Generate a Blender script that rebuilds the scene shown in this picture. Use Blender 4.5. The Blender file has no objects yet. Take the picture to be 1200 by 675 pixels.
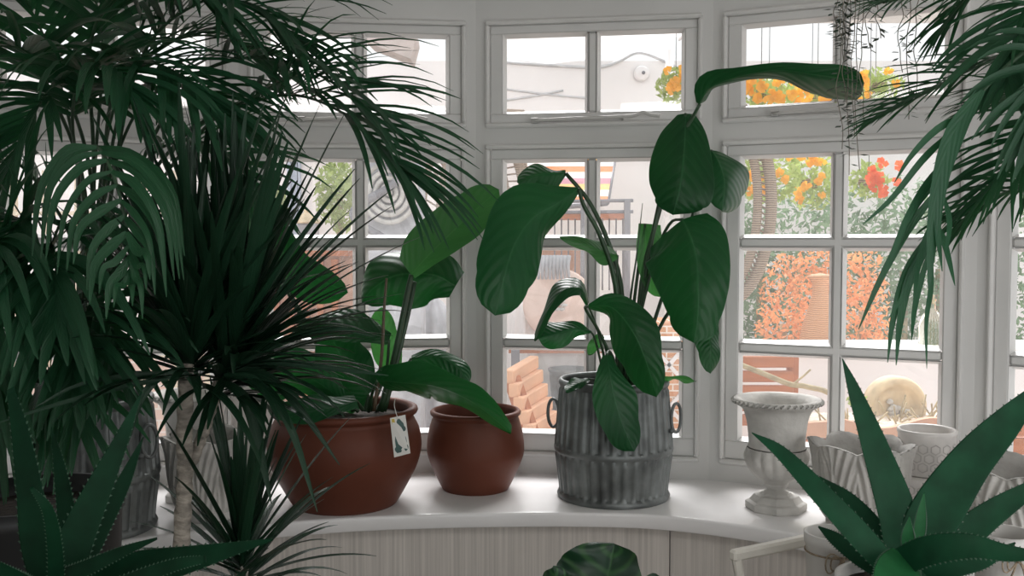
import bpy, math, random
import numpy as np
from mathutils import Vector, Matrix

PI = math.pi
C = bpy.context.scene.collection
sc = bpy.context.scene

# ------------------------------------------------------------------ camera, light, exposure
F = 1150.0                      # focal length in pixels of the 1200 px wide frame
CAM = Vector((0, 0, 1.34))
PITCH = math.atan(54 / F)
FW = Vector((0, math.cos(PITCH), -math.sin(PITCH)))
UP = Vector((0, math.sin(PITCH), math.cos(PITCH)))
RT = Vector((1, 0, 0))
cam_data = bpy.data.cameras.new('camera')
cam_data.sensor_width = 36
cam_data.lens = F / 1200 * 36
cam_data.clip_start = 0.05
cam = bpy.data.objects.new('camera', cam_data)
C.objects.link(cam)
cam.location = CAM
cam.rotation_euler = (PI / 2 - PITCH, 0, 0)
sc.camera = cam

world = bpy.data.worlds.new('overcast_sky')
sc.world = world
world.use_nodes = True
wn = world.node_tree.nodes
bg = wn['Background']
bg.inputs[0].default_value = (0.975, 0.985, 1.0, 1)
bg.inputs[1].default_value = 1.15

sun_d = bpy.data.lights.new('hazy_sun', 'SUN')
sun_d.energy = 9.0
sun_d.angle = math.radians(40)
sun_d.color = (1, 0.97, 0.975)
sun = bpy.data.objects.new('hazy_sun', sun_d)
C.objects.link(sun)
sun.rotation_euler = (-math.radians(40), math.radians(8), 0)   # hazy sun high over the garden, shining in

fill_d = bpy.data.lights.new('rear_fill', 'AREA')  # added fill light behind the camera, lifts the room side
fill_d.shape = 'RECTANGLE'
fill_d.size = 3.0
fill_d.size_y = 1.7
fill_d.energy = 6.5
fill_d.color = (0.93, 1.0, 0.96)
fill = bpy.data.objects.new('rear_fill', fill_d)
C.objects.link(fill)
fill.location = (0.2, -2.45, 1.1)
fill.rotation_euler = (PI / 2, 0, 0)

lamp_d = bpy.data.lights.new('ceiling_light', 'AREA')
lamp_d.shape = 'DISK'
lamp_d.size = 0.5
lamp_d.energy = 4.5
lamp_d.color = (1.0, 0.99, 0.96)
lamp = bpy.data.objects.new('ceiling_light', lamp_d)
C.objects.link(lamp)
lamp.location = (0.1, 0.6, 1.96)
lamp.rotation_euler = (math.radians(25), 0, 0)

side_d = bpy.data.lights.new('side_fill', 'AREA')     # added fill from the right, with a wall opening made for it
side_d.shape = 'RECTANGLE'
side_d.size = 1.4
side_d.size_y = 1.4
side_d.energy = 11
side_d.color = (1.0, 0.985, 0.985)
side = bpy.data.objects.new('side_fill', side_d)
C.objects.link(side)
side.location = (1.66, 0.55, 1.12)
side.rotation_euler = (Vector((0.75, 2.3, 0.85)) - side.location).to_track_quat('-Z', 'Y').to_euler()

sc.view_settings.view_transform = 'Standard'
sc.view_settings.look = 'None'
sc.view_settings.exposure = 0.0
sc.view_settings.gamma = 1.0
sc.view_settings.use_curve_mapping = False


def P(px, py, Y):
    """point seen at pixel (px, py), Y metres in front of the camera"""
    d = FW + RT * ((px - 600) / F) + UP * ((337.5 - py) / F)
    return CAM + d * (Y / d.y)


# ------------------------------------------------------------------ materials
def new_mat(name):
    m = bpy.data.materials.new(name)
    m.use_nodes = True
    nt = m.node_tree
    return m, nt, nt.nodes, nt.links, nt.nodes['Principled BSDF']


def mat(name, col, rough=0.5, metal=0.0, var=0.12, scale=12.0, bump=0.0, bscale=60.0, spec=0.5, stretch=(1, 1, 1), trans=0.0, coat=0.0):
    m, nt, N, L, b = new_mat(name)
    tc = N.new('ShaderNodeTexCoord')
    mp = N.new('ShaderNodeMapping')
    mp.inputs['Scale'].default_value = stretch
    L.new(tc.outputs['Object'], mp.inputs['Vector'])
    nz = N.new('ShaderNodeTexNoise')
    nz.inputs['Scale'].default_value = scale
    nz.inputs['Detail'].default_value = 5
    L.new(mp.outputs['Vector'], nz.inputs['Vector'])
    rp = N.new('ShaderNodeValToRGB')
    rp.color_ramp.elements[0].position = 0.3
    rp.color_ramp.elements[1].position = 0.7
    rp.color_ramp.elements[0].color = (*[c * (1 - var) for c in col], 1)
    rp.color_ramp.elements[1].color = (*[min(1, c * (1 + var)) for c in col], 1)
    L.new(nz.outputs['Fac'], rp.inputs['Fac'])
    L.new(rp.outputs['Color'], b.inputs['Base Color'])
    b.inputs['Roughness'].default_value = rough
    b.inputs['Metallic'].default_value = metal
    b.inputs['Specular IOR Level'].default_value = spec
    b.inputs['Coat Weight'].default_value = coat
    if bump:
        n2 = N.new('ShaderNodeTexNoise')
        n2.inputs['Scale'].default_value = bscale
        n2.inputs['Detail'].default_value = 4
        L.new(mp.outputs['Vector'], n2.inputs['Vector'])
        bp = N.new('ShaderNodeBump')
        bp.inputs['Strength'].default_value = bump
        bp.inputs['Distance'].default_value = 0.01
        L.new(n2.outputs['Fac'], bp.inputs['Height'])
        L.new(bp.outputs['Normal'], b.inputs['Normal'])
    if trans:
        t = N.new('ShaderNodeBsdfTranslucent')
        L.new(rp.outputs['Color'], t.inputs['Color'])
        mx = N.new('ShaderNodeMixShader')
        mx.inputs[0].default_value = trans
        L.new(b.outputs[0], mx.inputs[1])
        L.new(t.outputs[0], mx.inputs[2])
        L.new(mx.outputs[0], N['Material Output'].inputs['Surface'])
    return m


def leaf_mat(name, col, vein, trans_col, trans=0.2, rough=0.33, nveins=9.0, vs=0.20, stripe=0.0, spec=0.5):
    m, nt, N, L, b = new_mat(name)
    uv = N.new('ShaderNodeUVMap')
    uv.uv_map = 'UVMap'
    sep = N.new('ShaderNodeSeparateXYZ')
    L.new(uv.outputs['UV'], sep.inputs[0])

    def M(op, a, bb=None):
        n = N.new('ShaderNodeMath')
        n.operation = op
        for i, x in enumerate((a, bb)):
            if x is None:
                continue
            if isinstance(x, (int, float)):
                n.inputs[i].default_value = x
            else:
                L.new(x, n.inputs[i])
        return n.outputs[0]
    u, v = sep.outputs[0], sep.outputs[1]
    d = M('MULTIPLY', M('ABSOLUTE', M('SUBTRACT', v, 0.5)), 2.0)          # 0 at midrib, 1 at edge
    rib = M('MAXIMUM', M('SUBTRACT', 1.0, M('MULTIPLY', d, 22.0)), 0.0)
    ph = M('MULTIPLY', M('SUBTRACT', u, M('MULTIPLY', M('POWER', d, 1.3), 0.28)), nveins * 2 * PI)
    sn = M('SINE', ph)
    vn = M('POWER', M('MAXIMUM', sn, 0.0), 10.0)
    marg = M('MINIMUM', M('MULTIPLY', M('MAXIMUM', M('SUBTRACT', d, 0.955), 0.0), 22.0), 1.0)
    vein_f = M('MINIMUM', M('ADD', M('ADD', M('MULTIPLY', rib, 0.8), M('MULTIPLY', vn, vs)), M('MULTIPLY', marg, 0.7)), 1.0)
    if stripe:
        vein_f = M('MINIMUM', M('ADD', rib, M('MULTIPLY', M('POWER', M('MAXIMUM', sn, 0.0), 1.5), stripe)), 1.0)
    oi = N.new('ShaderNodeObjectInfo')
    hsv = N.new('ShaderNodeHueSaturation')
    hsv.inputs['Color'].default_value = (*col, 1)
    L.new(M('ADD', M('MULTIPLY', oi.outputs['Random'], 0.5), 0.75), hsv.inputs['Value'])
    mx = N.new('ShaderNodeMixRGB')
    L.new(vein_f, mx.inputs[0])
    L.new(hsv.outputs[0], mx.inputs[1])
    mx.inputs[2].default_value = (*vein, 1)
    L.new(mx.outputs[0], b.inputs['Base Color'])
    b.inputs['Roughness'].default_value = rough
    b.inputs['Specular IOR Level'].default_value = spec
    bp = N.new('ShaderNodeBump')
    bp.inputs['Strength'].default_value = 0.17
    bp.inputs['Distance'].default_value = 0.003
    L.new(M('ADD', sn, M('MULTIPLY', rib, -3.0)), bp.inputs['Height'])
    L.new(bp.outputs[0], b.inputs['Normal'])
    t = N.new('ShaderNodeBsdfTranslucent')
    t.inputs['Color'].default_value = (*trans_col, 1)
    ms = N.new('ShaderNodeMixShader')
    ms.inputs[0].default_value = trans
    L.new(b.outputs[0], ms.inputs[1])
    L.new(t.outputs[0], ms.inputs[2])
    L.new(ms.outputs[0], N['Material Output'].inputs['Surface'])
    return m


def pane_mat():
    m, nt, N, L, b = new_mat('old_window_glass')
    N.remove(b)
    tr = N.new('ShaderNodeBsdfTransparent')
    tr.inputs[0].default_value = (0.97, 0.985, 0.98, 1)
    tl = N.new('ShaderNodeBsdfTranslucent')                # haze added to the glass, veiling the garden like glare
    tl.inputs[0].default_value = (1, 0.99, 0.98, 1)
    gl = N.new('ShaderNodeBsdfGlossy')
    gl.inputs['Roughness'].default_value = 0.02
    m1 = N.new('ShaderNodeMixShader')
    m1.inputs[0].default_value = 0.06
    L.new(tr.outputs[0], m1.inputs[1])
    L.new(tl.outputs[0], m1.inputs[2])
    m2 = N.new('ShaderNodeMixShader')
    m2.inputs[0].default_value = 0.05
    L.new(m1.outputs[0], m2.inputs[1])
    L.new(gl.outputs[0], m2.inputs[2])
    L.new(m2.outputs[0], N['Material Output'].inputs['Surface'])
    return m


def glass_mat(name, col):
    m, nt, N, L, b = new_mat(name)
    b.inputs['Base Color'].default_value = (*col, 1)
    b.inputs['Transmission Weight'].default_value = 1.0
    b.inputs['Roughness'].default_value = 0.05
    b.inputs['IOR'].default_value = 1.3
    return m


def brick_mat(name, c1, c2, mortar, scale=6.0, msize=0.03):
    m, nt, N, L, b = new_mat(name)
    tc = N.new('ShaderNodeTexCoord')
    mp = N.new('ShaderNodeMapping')
    mp.inputs['Rotation'].default_value = (PI / 2, 0, 0)
    L.new(tc.outputs['Object'], mp.inputs['Vector'])
    br = N.new('ShaderNodeTexBrick')
    br.inputs['Color1'].default_value = (*c1, 1)
    br.inputs['Color2'].default_value = (*c2, 1)
    br.inputs['Mortar'].default_value = (*mortar, 1)
    br.inputs['Scale'].default_value = scale
    br.inputs['Mortar Size'].default_value = msize
    L.new(mp.outputs['Vector'], br.inputs['Vector'])
    L.new(br.outputs['Color'], b.inputs['Base Color'])
    b.inputs['Roughness'].default_value = 0.85
    return m


def stripe_mat(name, cols, axis=2, freq=6.0):
    m, nt, N, L, b = new_mat(name)
    tc = N.new('ShaderNodeTexCoord')
    sp = N.new('ShaderNodeSeparateXYZ')
    L.new(tc.outputs['Object'], sp.inputs[0])
    mu = N.new('ShaderNodeMath')
    mu.operation = 'MULTIPLY'
    mu.inputs[1].default_value = freq
    L.new(sp.outputs[axis], mu.inputs[0])
    fr = N.new('ShaderNodeMath')
    fr.operation = 'FRACT'
    L.new(mu.outputs[0], fr.inputs[0])
    rp = N.new('ShaderNodeValToRGB')
    rp.color_ramp.interpolation = 'CONSTANT'
    e = rp.color_ramp.elements
    while len(e) < len(cols):
        e.new(0.5)
    for i, c in enumerate(cols):
        e[i].position = i / len(cols)
        e[i].color = (*c, 1)
    L.new(fr.outputs[0], rp.inputs[0])
    L.new(rp.outputs[0], b.inputs['Base Color'])
    b.inputs['Roughness'].default_value = 0.8
    return m


def weave_mat(name, dark, light):
    m, nt, N, L, b = new_mat(name)
    tc = N.new('ShaderNodeTexCoord')
    ch = N.new('ShaderNodeTexWave')
    ch.bands_direction = 'Z'
    ch.inputs['Scale'].default_value = 30
    ch.inputs['Distortion'].default_value = 3.0
    L.new(tc.outputs['Object'], ch.inputs['Vector'])
    rp = N.new('ShaderNodeValToRGB')
    rp.color_ramp.elements[0].color = (*dark, 1)
    rp.color_ramp.elements[1].color = (*light, 1)
    L.new(ch.outputs['Fac'], rp.inputs[0])
    L.new(rp.outputs[0], b.inputs['Base Color'])
    b.inputs['Roughness'].default_value = 0.8
    return m


W = mat('white_gloss_paint', (0.66, 0.655, 0.64), 0.4, var=0.04, scale=5)
WALLP = mat('white_wall_paint', (0.64, 0.635, 0.62), 0.55, var=0.04, scale=3)
SILL = mat('white_lacquered_sill', (0.80, 0.785, 0.78), 0.22, var=0.04, scale=6)
CEIL = mat('ceiling_paint', (0.75, 0.74, 0.72), 0.8, var=0.03)
FLOORM = mat('floor_boards', (0.30, 0.26, 0.22), 0.6, var=0.2, scale=4, stretch=(8, 1, 1))
CLAD = mat('whitewashed_boards', (0.55, 0.51, 0.47), 0.65, var=0.17, scale=4, stretch=(40, 40, 0.5), bump=0.1, bscale=12)
PANE = pane_mat()
TERRA = mat('brown_terracotta', (0.125, 0.039, 0.023), 0.5, var=0.10, scale=7, bump=0.06, bscale=40, spec=0.22)
SOIL = mat('dark_soil', (0.03, 0.022, 0.016), 0.95, var=0.4, scale=60, bump=0.8, bscale=80)
ZINC = mat('weathered_zinc', (0.16, 0.173, 0.17), 0.45, metal=0.4, var=0.5, scale=14, bump=0.12, bscale=50)
ZINC_D = mat('dull_zinc', (0.15, 0.16, 0.158), 0.55, metal=0.4, var=0.35, scale=18)
STONE = mat('whitewashed_stone', (0.56, 0.545, 0.515), 0.85, var=0.2, scale=16, bump=0.3, bscale=50)
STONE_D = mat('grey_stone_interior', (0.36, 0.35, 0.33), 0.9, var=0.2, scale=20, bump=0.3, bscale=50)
HEXW = mat('white_glazed_ceramic', (0.66, 0.635, 0.61), 0.45, var=0.15, scale=20)
HEXG = mat('grey_glaze_line', (0.48, 0.46, 0.44), 0.6, var=0.15, scale=30)
CARD = mat('white_card', (0.75, 0.74, 0.70), 0.5, var=0.03)
INK = mat('printed_leaf_green', (0.05, 0.11, 0.10), 0.5, var=0.2, scale=150)
INKY = mat('printed_yellow', (0.6, 0.45, 0.06), 0.5, var=0.1)
STRING = mat('twine', (0.30, 0.24, 0.17), 0.9, var=0.3, scale=200)
WHITEWOOD = mat('cream_painted_wood', (0.62, 0.59, 0.53), 0.55, var=0.1, scale=14, stretch=(1, 1, 1))
POTW = mat('white_pot_glaze', (0.60, 0.585, 0.56), 0.4, var=0.05)
BLACKP = mat('black_plastic', (0.012, 0.013, 0.014), 0.5, var=0.1)
TABLEW = mat('dark_table_wood', (0.10, 0.07, 0.05), 0.5, var=0.2, scale=4, stretch=(1, 8, 1))
STAYM = mat('painted_iron', (0.55, 0.54, 0.52), 0.45, var=0.08)
PHIL = leaf_mat('philodendron_leaf', (0.008, 0.052, 0.018), (0.03, 0.10, 0.045), (0.03, 0.26, 0.045), 0.13, 0.34, spec=0.22)
PHILL = leaf_mat('backlit_philodendron_leaf', (0.018, 0.085, 0.024), (0.05, 0.15, 0.05), (0.07, 0.30, 0.06), 0.30, 0.38, vs=.25)  # lighter, more translucent leaf copy; backlight is put into its colour
STEMG = mat('green_petiole', (0.022, 0.06, 0.024), 0.4, var=0.2, scale=20)
STEMB = mat('red_brown_petiole', (0.12, 0.085, 0.05), 0.5, var=0.2, scale=20)
DRAC = leaf_mat('dracaena_leaf', (0.010, 0.036, 0.018), (0.02, 0.06, 0.03), (0.03, 0.10, 0.04), 0.08, 0.30, vs=0.0, spec=0.25)
PALM = leaf_mat('palm_leaflet', (0.014, 0.060, 0.028), (0.03, 0.10, 0.05), (0.05, 0.26, 0.07), 0.16, 0.38, vs=0.0, spec=0.3)
PALMB = leaf_mat('broad_palm_leaflet', (0.013, 0.070, 0.028), (0.04, 0.12, 0.06), (0.05, 0.26, 0.07), 0.14, 0.38, vs=0.0, spec=0.3)
RACHIS = mat('palm_rachis', (0.03, 0.075, 0.035), 0.5, var=0.2, scale=20)
BARK = mat('dracaena_bark', (0.30, 0.27, 0.23), 0.9, var=0.45, scale=30, stretch=(1, 1, 2.5), bump=0.8, bscale=50)
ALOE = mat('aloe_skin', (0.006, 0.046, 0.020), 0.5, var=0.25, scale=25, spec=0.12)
ALOEC = mat('bright_aloe_skin', (0.012, 0.085, 0.028), 0.5, var=0.25, scale=25, spec=0.12)  # brighter green for the centre leaves
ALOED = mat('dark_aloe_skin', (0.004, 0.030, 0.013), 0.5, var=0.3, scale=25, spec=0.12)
ALOET = mat('aloe_teeth', (0.035, 0.085, 0.05), 0.5, var=0.1)
CALA = leaf_mat('calathea_leaf', (0.008, 0.035, 0.018), (0.035, 0.11, 0.035), (0.03, 0.15, 0.04), 0.1, 0.4, nveins=5, stripe=0.9)
HEART = mat('trailing_leaf', (0.035, 0.065, 0.04), 0.5, var=0.3, scale=40)
VINE = mat('trailing_stem', (0.22, 0.20, 0.16), 0.7, var=0.3, scale=40)
FERN = leaf_mat('fern_green', (0.05, 0.19, 0.04), (0.08, 0.25, 0.06), (0.12, 0.4, 0.06), 0.3, 0.5, vs=0.0)
# garden
RENDERW = mat('white_render', (0.86, 0.83, 0.82), 0.9, var=0.05, scale=2)
PATIO = mat('pale_paving', (0.72, 0.66, 0.62), 0.9, var=0.12, scale=3)
ORANGEW = mat('orange_stained_timber', (0.42, 0.13, 0.04), 0.6, var=0.2, scale=5, stretch=(1, 1, 6))
PEACH = mat('peach_clay', (0.50, 0.27, 0.17), 0.8, var=0.12, scale=5)
CANV = mat('white_canvas', (0.88, 0.87, 0.87), 0.9, var=0.03, trans=0.45)
GREYM = mat('grey_metal', (0.20, 0.20, 0.22), 0.5, metal=0.3, var=0.1)
GREYST = mat('grey_carved_stone', (0.44, 0.45, 0.48), 0.9, var=0.35, scale=8, bump=0.6, bscale=15)
RATTAN = weave_mat('grey_brown_rattan', (0.16, 0.12, 0.09), (0.42, 0.34, 0.26))
AWN = stripe_mat('striped_awning_fabric', [(0.75, 0.22, 0.07), (0.9, 0.82, 0.78), (0.75, 0.45, 0.15), (0.45, 0.2, 0.25), (0.92, 0.85, 0.82)], axis=2, freq=4.2)
BRICK = brick_mat('orange_brick_stack', (0.62, 0.27, 0.12), (0.7, 0.36, 0.18), (0.85, 0.75, 0.65), 9.0, 0.03)
PINKBRICK = brick_mat('pink_washed_brick', (0.78, 0.55, 0.47), (0.82, 0.66, 0.58), (0.86, 0.8, 0.77), 4.0, 0.02)
GOLDST = mat('honey_stone', (0.66, 0.53, 0.34), 0.8, var=0.25, scale=14, bump=0.3, bscale=30)
HEDGEM = mat('hedge_leaf', (0.24, 0.36, 0.22), 0.6, var=0.4, scale=4, trans=0.3)
LIMEM = mat('lime_leaf', (0.36, 0.46, 0.14), 0.6, var=0.3, scale=6, trans=0.3)
ORL = mat('orange_foliage', (0.80, 0.36, 0.16), 0.7, var=0.3, scale=6, trans=0.3)
ORF = mat('orange_petal', (0.90, 0.42, 0.04), 0.6, var=0.2, scale=8, trans=0.3)
REDF = mat('red_petal', (0.85, 0.16, 0.05), 0.6, var=0.2, scale=8, trans=0.3)
BOTTLE = glass_mat('clear_bottle_glass', (0.93, 0.95, 0.82))
BLUEF = mat('blue_grey_paint', (0.42, 0.48, 0.58), 0.5, var=0.05)
TWIG = mat('bare_twig', (0.42, 0.34, 0.2), 0.8, var=0.3, scale=20)


# ------------------------------------------------------------------ mesh helpers
class MB:
    def __init__(s):
        s.v, s.f, s.uv, s.mi = [], [], [], []
        s.cur = 0

    def add(s, vs, fs, uvs=None):
        b = len(s.v)
        s.v += [tuple(x) for x in vs]
        s.uv += list(uvs) if uvs is not None else [(0.5, 0.5)] * len(vs)
        s.f += [tuple(i + b for i in f) for f in fs]
        s.mi += [s.cur] * len(fs)

    def grid(s, rows, uvs=None, closed=False):
        n, m = len(rows), len(rows[0])
        vs = [p for r in rows for p in r]
        fs = []
        for i in range(n - 1):
            for j in range(m if closed else m - 1):
                k = (j + 1) % m
                fs.append((i * m + j, i * m + k, (i + 1) * m + k, (i + 1) * m + j))
        s.add(vs, fs, uvs)

    def box(s, c, sx, sy, sz, ax=None, ch=0.0):
        """box centred at c, optional axes (x,y,z unit vectors), optional chamfer"""
        c = Vector(c)
        X, Y, Z = ax if ax else (Vector((1, 0, 0)), Vector((0, 1, 0)), Vector((0, 0, 1)))
        hx, hy, hz = sx / 2, sy / 2, sz / 2
        ch = min(ch, hx * .9, hy * .9, hz * .9)
        if ch <= 0:
            vs = [c + X * (a * hx) + Y * (b * hy) + Z * (d * hz) for a in (-1, 1) for b in (-1, 1) for d in (-1, 1)]
            s.add(vs, [(0, 1, 3, 2), (4, 6, 7, 5), (0, 4, 5, 1), (2, 3, 7, 6), (0, 2, 6, 4), (1, 5, 7, 3)])
            return
        vs, idx = [], {}
        for a in (-1, 1):
            for b in (-1, 1):
                for d in (-1, 1):
                    for k in range(3):
                        o = [hx, hy, hz]
                        for q in range(3):
                            if q != k:
                                o[q] -= ch
                        idx[(a, b, d, k)] = len(vs)
                        vs.append(c + X * (a * o[0]) + Y * (b * o[1]) + Z * (d * o[2]))
        fs = []
        for k in range(3):
            for sgn in (-1, 1):
                q = []
                for (p, r) in ((-1, -1), (1, -1), (1, 1), (-1, 1)):
                    t = [p, r]
                    t.insert(k, sgn)
                    q.append(idx[(*t, k)])
                fs.append(q if sgn > 0 else q[::-1])
        for k in range(3):                       # edges
            o1, o2 = [q for q in range(3) if q != k]
            for a in (-1, 1):
                for b in (-1, 1):
                    def key(e, kk):
                        t = [0, 0, 0]
                        t[k] = e
                        t[o1] = a
                        t[o2] = b
                        return idx[(*t, kk)]
                    fs.append((key(-1, o1), key(1, o1), key(1, o2), key(-1, o2)))
        for a in (-1, 1):
            for b in (-1, 1):
                for d in (-1, 1):
                    fs.append((idx[(a, b, d, 0)], idx[(a, b, d, 1)], idx[(a, b, d, 2)]))
        s.add(vs, fs)

    def bar(s, a, b, w, h, up=(0, 0, 1), ch=0.0):
        a, b = Vector(a), Vector(b)
        X = (b - a)
        ln = X.length
        X = X.normalized()
        Y = Vector(up).cross(X)
        if Y.length < 1e-4:
            Y = Vector((0, 1, 0)).cross(X)
        Y = Y.normalized()
        Z = X.cross(Y)
        s.box((a + b) / 2, ln, w, h, (X, Y, Z), ch)

    def tube(s, pts, rad, n=8, caps=True):
        pts = [Vector(p) for p in pts]
        if isinstance(rad, (int, float)):
            rad = [rad] * len(pts)
        rows, uv = [], []
        prev = None
        for i, p in enumerate(pts):
            t = (pts[min(i + 1, len(pts) - 1)] - pts[max(i - 1, 0)]).normalized()
            if prev is None:
                a = t.cross(Vector((0.3, 0.9, 0.1)))
                if a.length < 0.1:
                    a = t.cross(Vector((1, 0, 0)))
            else:
                a = prev - t * prev.dot(t)
            a = a.normalized()
            prev = a
            b = t.cross(a)
            rows.append([p + (a * math.cos(2 * PI * k / n) + b * math.sin(2 * PI * k / n)) * rad[i] for k in range(n)])
            uv += [(i / max(1, len(pts) - 1), k / n) for k in range(n)]
        s.grid(rows, uv, closed=True)
        if caps:
            b0 = len(s.v) - len(pts) * n
            s.f.append(tuple(b0 + k for k in range(n))[::-1])
            s.f.append(tuple(b0 + (len(pts) - 1) * n + k for k in range(n)))
            s.mi += [s.cur, s.cur]

    def lathe(s, prof, c, n=48, rf=None):
        """prof: (radius, height) pairs from c upward; rf(theta, r, z, i) -> (r, z)"""
        c = Vector(c)
        rows, uv = [], []
        for i, (r, z) in enumerate(prof):
            row = []
            for k in range(n):
                th = 2 * PI * k / n
                rr, zz = rf(th, r, z, i) if rf else (r, z)
                row.append(c + Vector((rr * math.cos(th), rr * math.sin(th), zz)))
                uv.append((i / (len(prof) - 1), k / n))
            rows.append(row)
        s.grid(rows, uv, closed=True)

    def disc(s, c, r, n=32):
        c = Vector(c)
        s.add([c + Vector((r * math.cos(2 * PI * k / n), r * math.sin(2 * PI * k / n), 0)) for k in range(n)], [tuple(range(n))])

    def poly(s, pts):
        s.add(pts, [tuple(range(len(pts)))])

    def prism(s, pts, d):
        """closed polygon pts extruded by vector d"""
        n = len(pts)
        d = Vector(d)
        vs = [Vector(p) for p in pts] + [Vector(p) + d for p in pts]
        fs = [tuple(range(n))[::-1], tuple(range(n, 2 * n))]
        fs += [(i, (i + 1) % n, n + (i + 1) % n, n + i) for i in range(n)]
        s.add(vs, fs)

    def build(s, name, mats, parent=None, smooth=True):
        off = Vector(parent['_o']) if parent is not None and '_o' in parent else Vector((0, 0, 0))
        me = bpy.data.meshes.new(name)
        me.from_pydata([tuple(Vector(p) - off) for p in s.v], [], s.f)
        uvl = me.uv_layers.new(name='UVMap')
        li = np.zeros(len(me.loops), dtype=np.int32)
        me.loops.foreach_get('vertex_index', li)
        uvl.data.foreach_set('uv', np.array(s.uv, dtype=np.float32)[li].ravel())
        for m in (mats if isinstance(mats, (list, tuple)) else [mats]):
            me.materials.append(m)
        me.polygons.foreach_set('material_index', s.mi)
        me.polygons.foreach_set('use_smooth', [smooth] * len(me.polygons))
        me.update()
        o = bpy.data.objects.new(name, me)
        C.objects.link(o)
        if parent is not None:
            o.parent = parent
            o['_o'] = tuple(off)
        return o


def flat(o, ang=35):
    """sharp edges over an angle, keeping the rest smooth"""
    o.data.set_sharp_from_angle(angle=math.radians(ang))
    return o


def tag(o, label, cat, group=None, kind=None):
    o['label'] = label
    o['category'] = cat
    if group:
        o['group'] = group
    if kind:
        o['kind'] = kind
    return o


def thing(name, label, cat, loc, group=None):
    o = bpy.data.objects.new(name, None)
    o.empty_display_size = 0.05
    C.objects.link(o)
    o.location = loc
    o['_o'] = tuple(loc)
    return tag(o, label, cat, group)


def struct(o):
    o['kind'] = 'structure'
    return o


def copy_tree(o, parent=None):
    c = o.copy()
    C.objects.link(c)
    if parent is not None:
        c.parent = parent
    for ch in list(o.children):
        copy_tree(ch, c)
    return c


def cr(vals, t):
    """Catmull-Rom over a list of tuples, t in 0..len-1"""
    n = len(vals)
    i = min(int(t), n - 2)
    f = t - i
    g = lambda k: np.array(vals[min(max(k, 0), n - 1)], dtype=float)
    p0, p1, p2, p3 = g(i - 1), g(i), g(i + 1), g(i + 2)
    if i == 0:
        p0 = 2 * p1 - p2
    if i + 2 > n - 1:
        p3 = 2 * p2 - p1
    return 0.5 * ((2 * p1) + (-p0 + p2) * f + (2 * p0 - 5 * p1 + 4 * p2 - p3) * f * f + (-p0 + 3 * p1 - 3 * p2 + p3) * f ** 3)


def spline(pts, n):
    return [Vector(cr([tuple(p) for p in pts], (len(pts) - 1) * i / (n - 1))) for i in range(n)]


# ------------------------------------------------------------------ plan of the bay
PLAN = [Vector(p) for p in ((-1.807, 1.990, 0), (-1.313, 2.391, 0), (-0.729, 2.639, 0), (-0.099, 2.716, 0),
                            (0.530, 2.614, 0), (1.111, 2.344, 0), (1.590, 1.927, 0))]
CEIL_Z = 2.0
SILL_Z = 0.70
Z_UP_TOP, Z_UP_BOT = 1.939, 1.655         # opening of the top light
Z_LO_TOP, Z_LO_BOT = 1.603, 0.752         # opening of the lower casement
INSET = 0.030

floor_mb = MB()
floor_mb.box((0, 0.1, -0.05), 4.2, 5.4, 0.1)
struct(floor_mb.build('floor', FLOORM, smooth=False))
ce = MB()
ce.box((0, 0.2, CEIL_Z + 0.05), 4.4, 5.6, 0.1)
struct(ce.build('ceiling', CEIL, smooth=False))
wl = MB()
wl.box((-1.86, -0.3, 1.0), 0.1, 4.6, 2.0)
struct(wl.build('wall_left', WALLP, smooth=False))
wr = MB()  # right wall split round an unseen opening added for the side fill
wr.box((1.645, -1.375, 1.0), 0.1, 2.35, 2.0)
wr.box((1.645, 1.65, 1.0), 0.1, 0.60, 2.0)
wr.box((1.645, 0.575, 0.2), 0.1, 1.55, 0.4)
wr.box((1.645, 0.575, 1.93), 0.1, 1.55, 0.14)
struct(wr.build('wall_right', WALLP, smooth=False))

TH = 0.09
wall = MB()
for i in range(6):
    a, b = PLAN[i], PLAN[i + 1]
    t = (b - a).normalized()
    n = Vector((-t.y, t.x, 0))            # outward
    w = (b - a).length

    def slab(s0, s1, z0, z1):
        c = a + t * ((s0 + s1) / 2) + n * (TH / 2) + Vector((0, 0, (z0 + z1) / 2))
        wall.box(c, s1 - s0, TH, z1 - z0, (t, n, Vector((0, 0, 1))))
    slab(-0.01, w + 0.01, 0, Z_LO_BOT)
    slab(-0.01, w + 0.01, Z_UP_TOP, CEIL_Z)
    slab(INSET, w - INSET, Z_LO_TOP, Z_UP_BOT)
    slab(-0.012, INSET, Z_LO_BOT, Z_UP_TOP)
    slab(w - INSET, w + 0.012, Z_LO_BOT, Z_UP_TOP)
struct(wall.build('wall_front', WALLP, smooth=False))

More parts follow.
